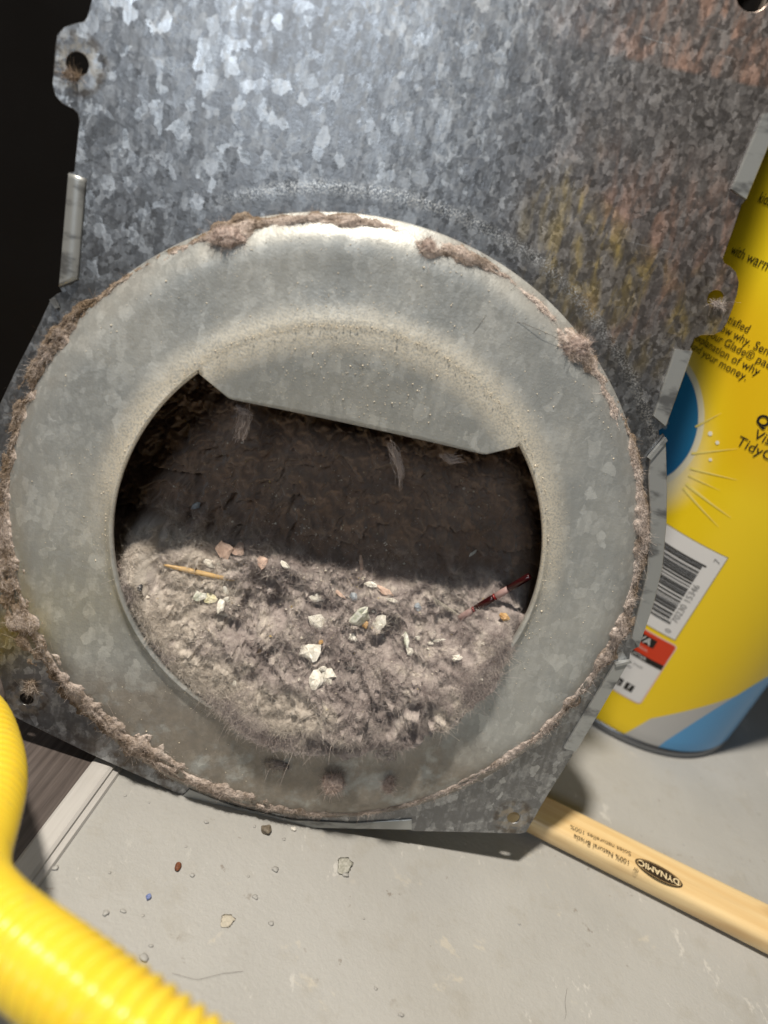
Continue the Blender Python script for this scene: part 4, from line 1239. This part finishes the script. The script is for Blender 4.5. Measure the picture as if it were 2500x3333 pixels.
for s, q0, q1 in (('100% Natural Bristle', (2050, 2800), (1868, 2712)), ('Soies naturelles 100%', (2053, 2772), (1856, 2682))):
    a0, a1 = np.array(handle_uv(*q0)), np.array(handle_uv(*q1))
    tm = text_mesh(s, .0036); co = verts(tm); co[:, 0] *= np.linalg.norm(a1 - a0) / co[:, 0].max(); set_verts(tm, co)
    on_handle(tm, M_hink, a0[0], a0[1] - .0008, 'lettering', .0001, math.atan2(a1[1] - a0[1], a1[0] - a0[0]))

# ================================================================== HOSE
hpts = [(-380, 2330, .30), (-200, 2300, .275), (-85, 2330, .255), (-38, 2450, .238), (-32, 2560, .222), (-70, 2690, .204), (-108, 2800, .188), (-105, 2905, .174), (-25, 3012, .163), (90, 3104, .156), (212, 3196, .150), (380, 3322, .145), (600, 3480, .142), (860, 3660, .143), (1160, 3820, .15)]
hp3 = np.array([at_depth(x, y, d) for x, y, d in hpts])
hp3 = np.concatenate([[[-.32, -.02, .012], [-.27, -.03, .02]], hp3, [[.10, -.24, .05], [.16, -.30, .014], [.26, -.36, .0125]]])
# Catmull-Rom resample
def catmull(p, n_):
    P = np.concatenate([[2 * p[0] - p[1]], p, [2 * p[-1] - p[-2]]]); out = []
    for i in range(len(p) - 1):
        a, b, c, d = P[i:i + 4]
        for t in np.linspace(0, 1, 24, endpoint=False):
            out.append(.5 * (2 * b + (c - a) * t + (2 * a - 5 * b + 4 * c - d) * t * t + (3 * b - a - 3 * c + d) * t ** 3))
    out = np.array(out + [p[-1]])
    for _ in range(45):
        out[1:-1] = (out[:-2] + 2 * out[1:-1] + out[2:]) / 4
    s = np.r_[0, np.cumsum(np.linalg.norm(np.diff(out, axis=0), axis=1))]
    q = np.linspace(0, s[-1], n_)
    return np.stack([np.interp(q, s, out[:, k]) for k in range(3)], -1), s[-1]


tmp, HLEN = catmull(hp3, 100)
PITCH = .0033
nring = int(HLEN / PITCH * 10)
hc, _ = catmull(hp3, nring)
tg = np.gradient(hc, axis=0); tg /= np.linalg.norm(tg, axis=1)[:, None]
nrm = np.cross(tg[0], [0, 0, 1]); nrm /= np.linalg.norm(nrm)
ns = []
for i in range(nring):
    nrm = nrm - tg[i] * (nrm @ tg[i]); nrm /= np.linalg.norm(nrm); ns.append(nrm)
ns = np.array(ns); bs = np.cross(tg, ns)
HR = .0100
phs = np.arange(nring) / 10.0
rad = HR - .0018 + .0018 * np.sqrt(np.abs(np.sin(np.pi * phs)))
ka = np.linspace(0, 2 * math.pi, 40, endpoint=False)
hv = hc[:, None, :] + rad[:, None, None] * (ns[:, None, :] * np.cos(ka)[None, :, None] + bs[:, None, :] * np.sin(ka)[None, :, None])
hs = ob('corrugated_hose', mesh('corrugated_hose', hv.reshape(-1, 3), grid_faces(nring, 40, True), True), M_hose,
        label='bright yellow corrugated plastic hose curving through the lower left foreground', category='hose')

# ================================================================== FLOOR GRIT
M_bump = M_floor
bumps = [(240, 2655, 13), (670, 2676, 15), (925, 2732, 11), (626, 2848, 14), (895, 2831, 22), (810, 2852, 9), (345, 2972, 20), (402, 2966, 14), (466, 2980, 10), (830, 2920, 16), (883, 3006, 15), (1125, 2848, 20), (470, 3118, 24), (492, 3078, 12), (180, 2826, 18), (166, 2808, 12),
         (245, 2714, 10), (357, 2840, 9), (408, 2590, 10), (485, 2612, 8), (1306, 3304, 14), (1222, 3217, 12), (1185, 2990, 8), (2283, 2532, 12), (2090, 2720, 8), (2225, 2750, 8), (1690, 3008, 9), (605, 2755, 8), (828, 2690, 11)]
for i, (x, y, s) in enumerate(bumps):
    p = on_floor(x, y)
    r = s * .000118 * .55
    o = ob('paint_bump', pebble_mesh('paint_bump', r, r * .8, r * .5, i + 60, .8, 2), M_bump, parent=floor)
    o.location = (p[0], p[1], r * .25 - .0002)
for nm, x, y, sx, sy, sz, c1, c2, lab, cat in (
        ('brown_pebble', 866, 2704, 36, 32, 22, (.12, .10, .075), (.20, .17, .13), 'dark grey brown pebble just in front of the housing\'s bottom edge', 'pebble'),
        ('brown_seed', 578, 2822, 20, 26, 14, (.10, .03, .012), (.22, .08, .035), 'reddish brown seed on the open concrete', 'seed'),
        ('blue_bead', 485, 2921, 17, 17, 12, (.10, .14, .36), (.30, .36, .58), 'small blue bead on the concrete beside the hose', 'bead'),
        ('paint_flake', 1122, 2822, 46, 40, 5, (.30, .30, .26), (.48, .48, .44), 'crinkled grey paint flake in front of the housing', 'flake'),
        ('cream_flake', 740, 3000, 36, 26, 1, (.44, .41, .34), (.54, .50, .42), 'flat cream coloured smear of dried flake on the concrete', 'flake'),
        ('white_pebble', 955, 2700, 20, 14, 10, (.60, .58, .54), (.78, .76, .72), 'tiny white pebble under the housing\'s bottom edge', 'pebble'),
        ('gravel_chip', 2082, 2536 - 60, 1, 1, 1, None, None, '', '')):
    if c1 is None: continue
    p = on_floor(x, y); k = .000118 / 2
    ob(nm, pebble_mesh(nm, sx * k, sy * k * 1.2, sz * k, len(nm), .45 if 'flake' not in nm else 1.1), speck_mat(nm + '_stone', c1, c2, .6, 900),
       M=Matrix.Translation((p[0], p[1], sz * k * .6)), label=lab, category=cat)
strand('floor_hair', [(*on_floor(560, 3170)[:2], .0004), (*on_floor(640, 3192)[:2], .0004), (*on_floor(720, 3172)[:2], .0005), (*on_floor(790, 3163)[:2], .0004)], .00005, M_hair,
       label='dark curled hair lying on the concrete beside the hose', category='hair')
strand('floor_hair', [(*on_floor(1845, 3218)[:2], .0004), (*on_floor(1838, 3260)[:2], .0004), (*on_floor(1842, 3300)[:2], .0004), (*on_floor(1838, 3318)[:2], .0004)], .00004, M_hair,
       label='short dark hair on the concrete at the bottom right', category='hair')
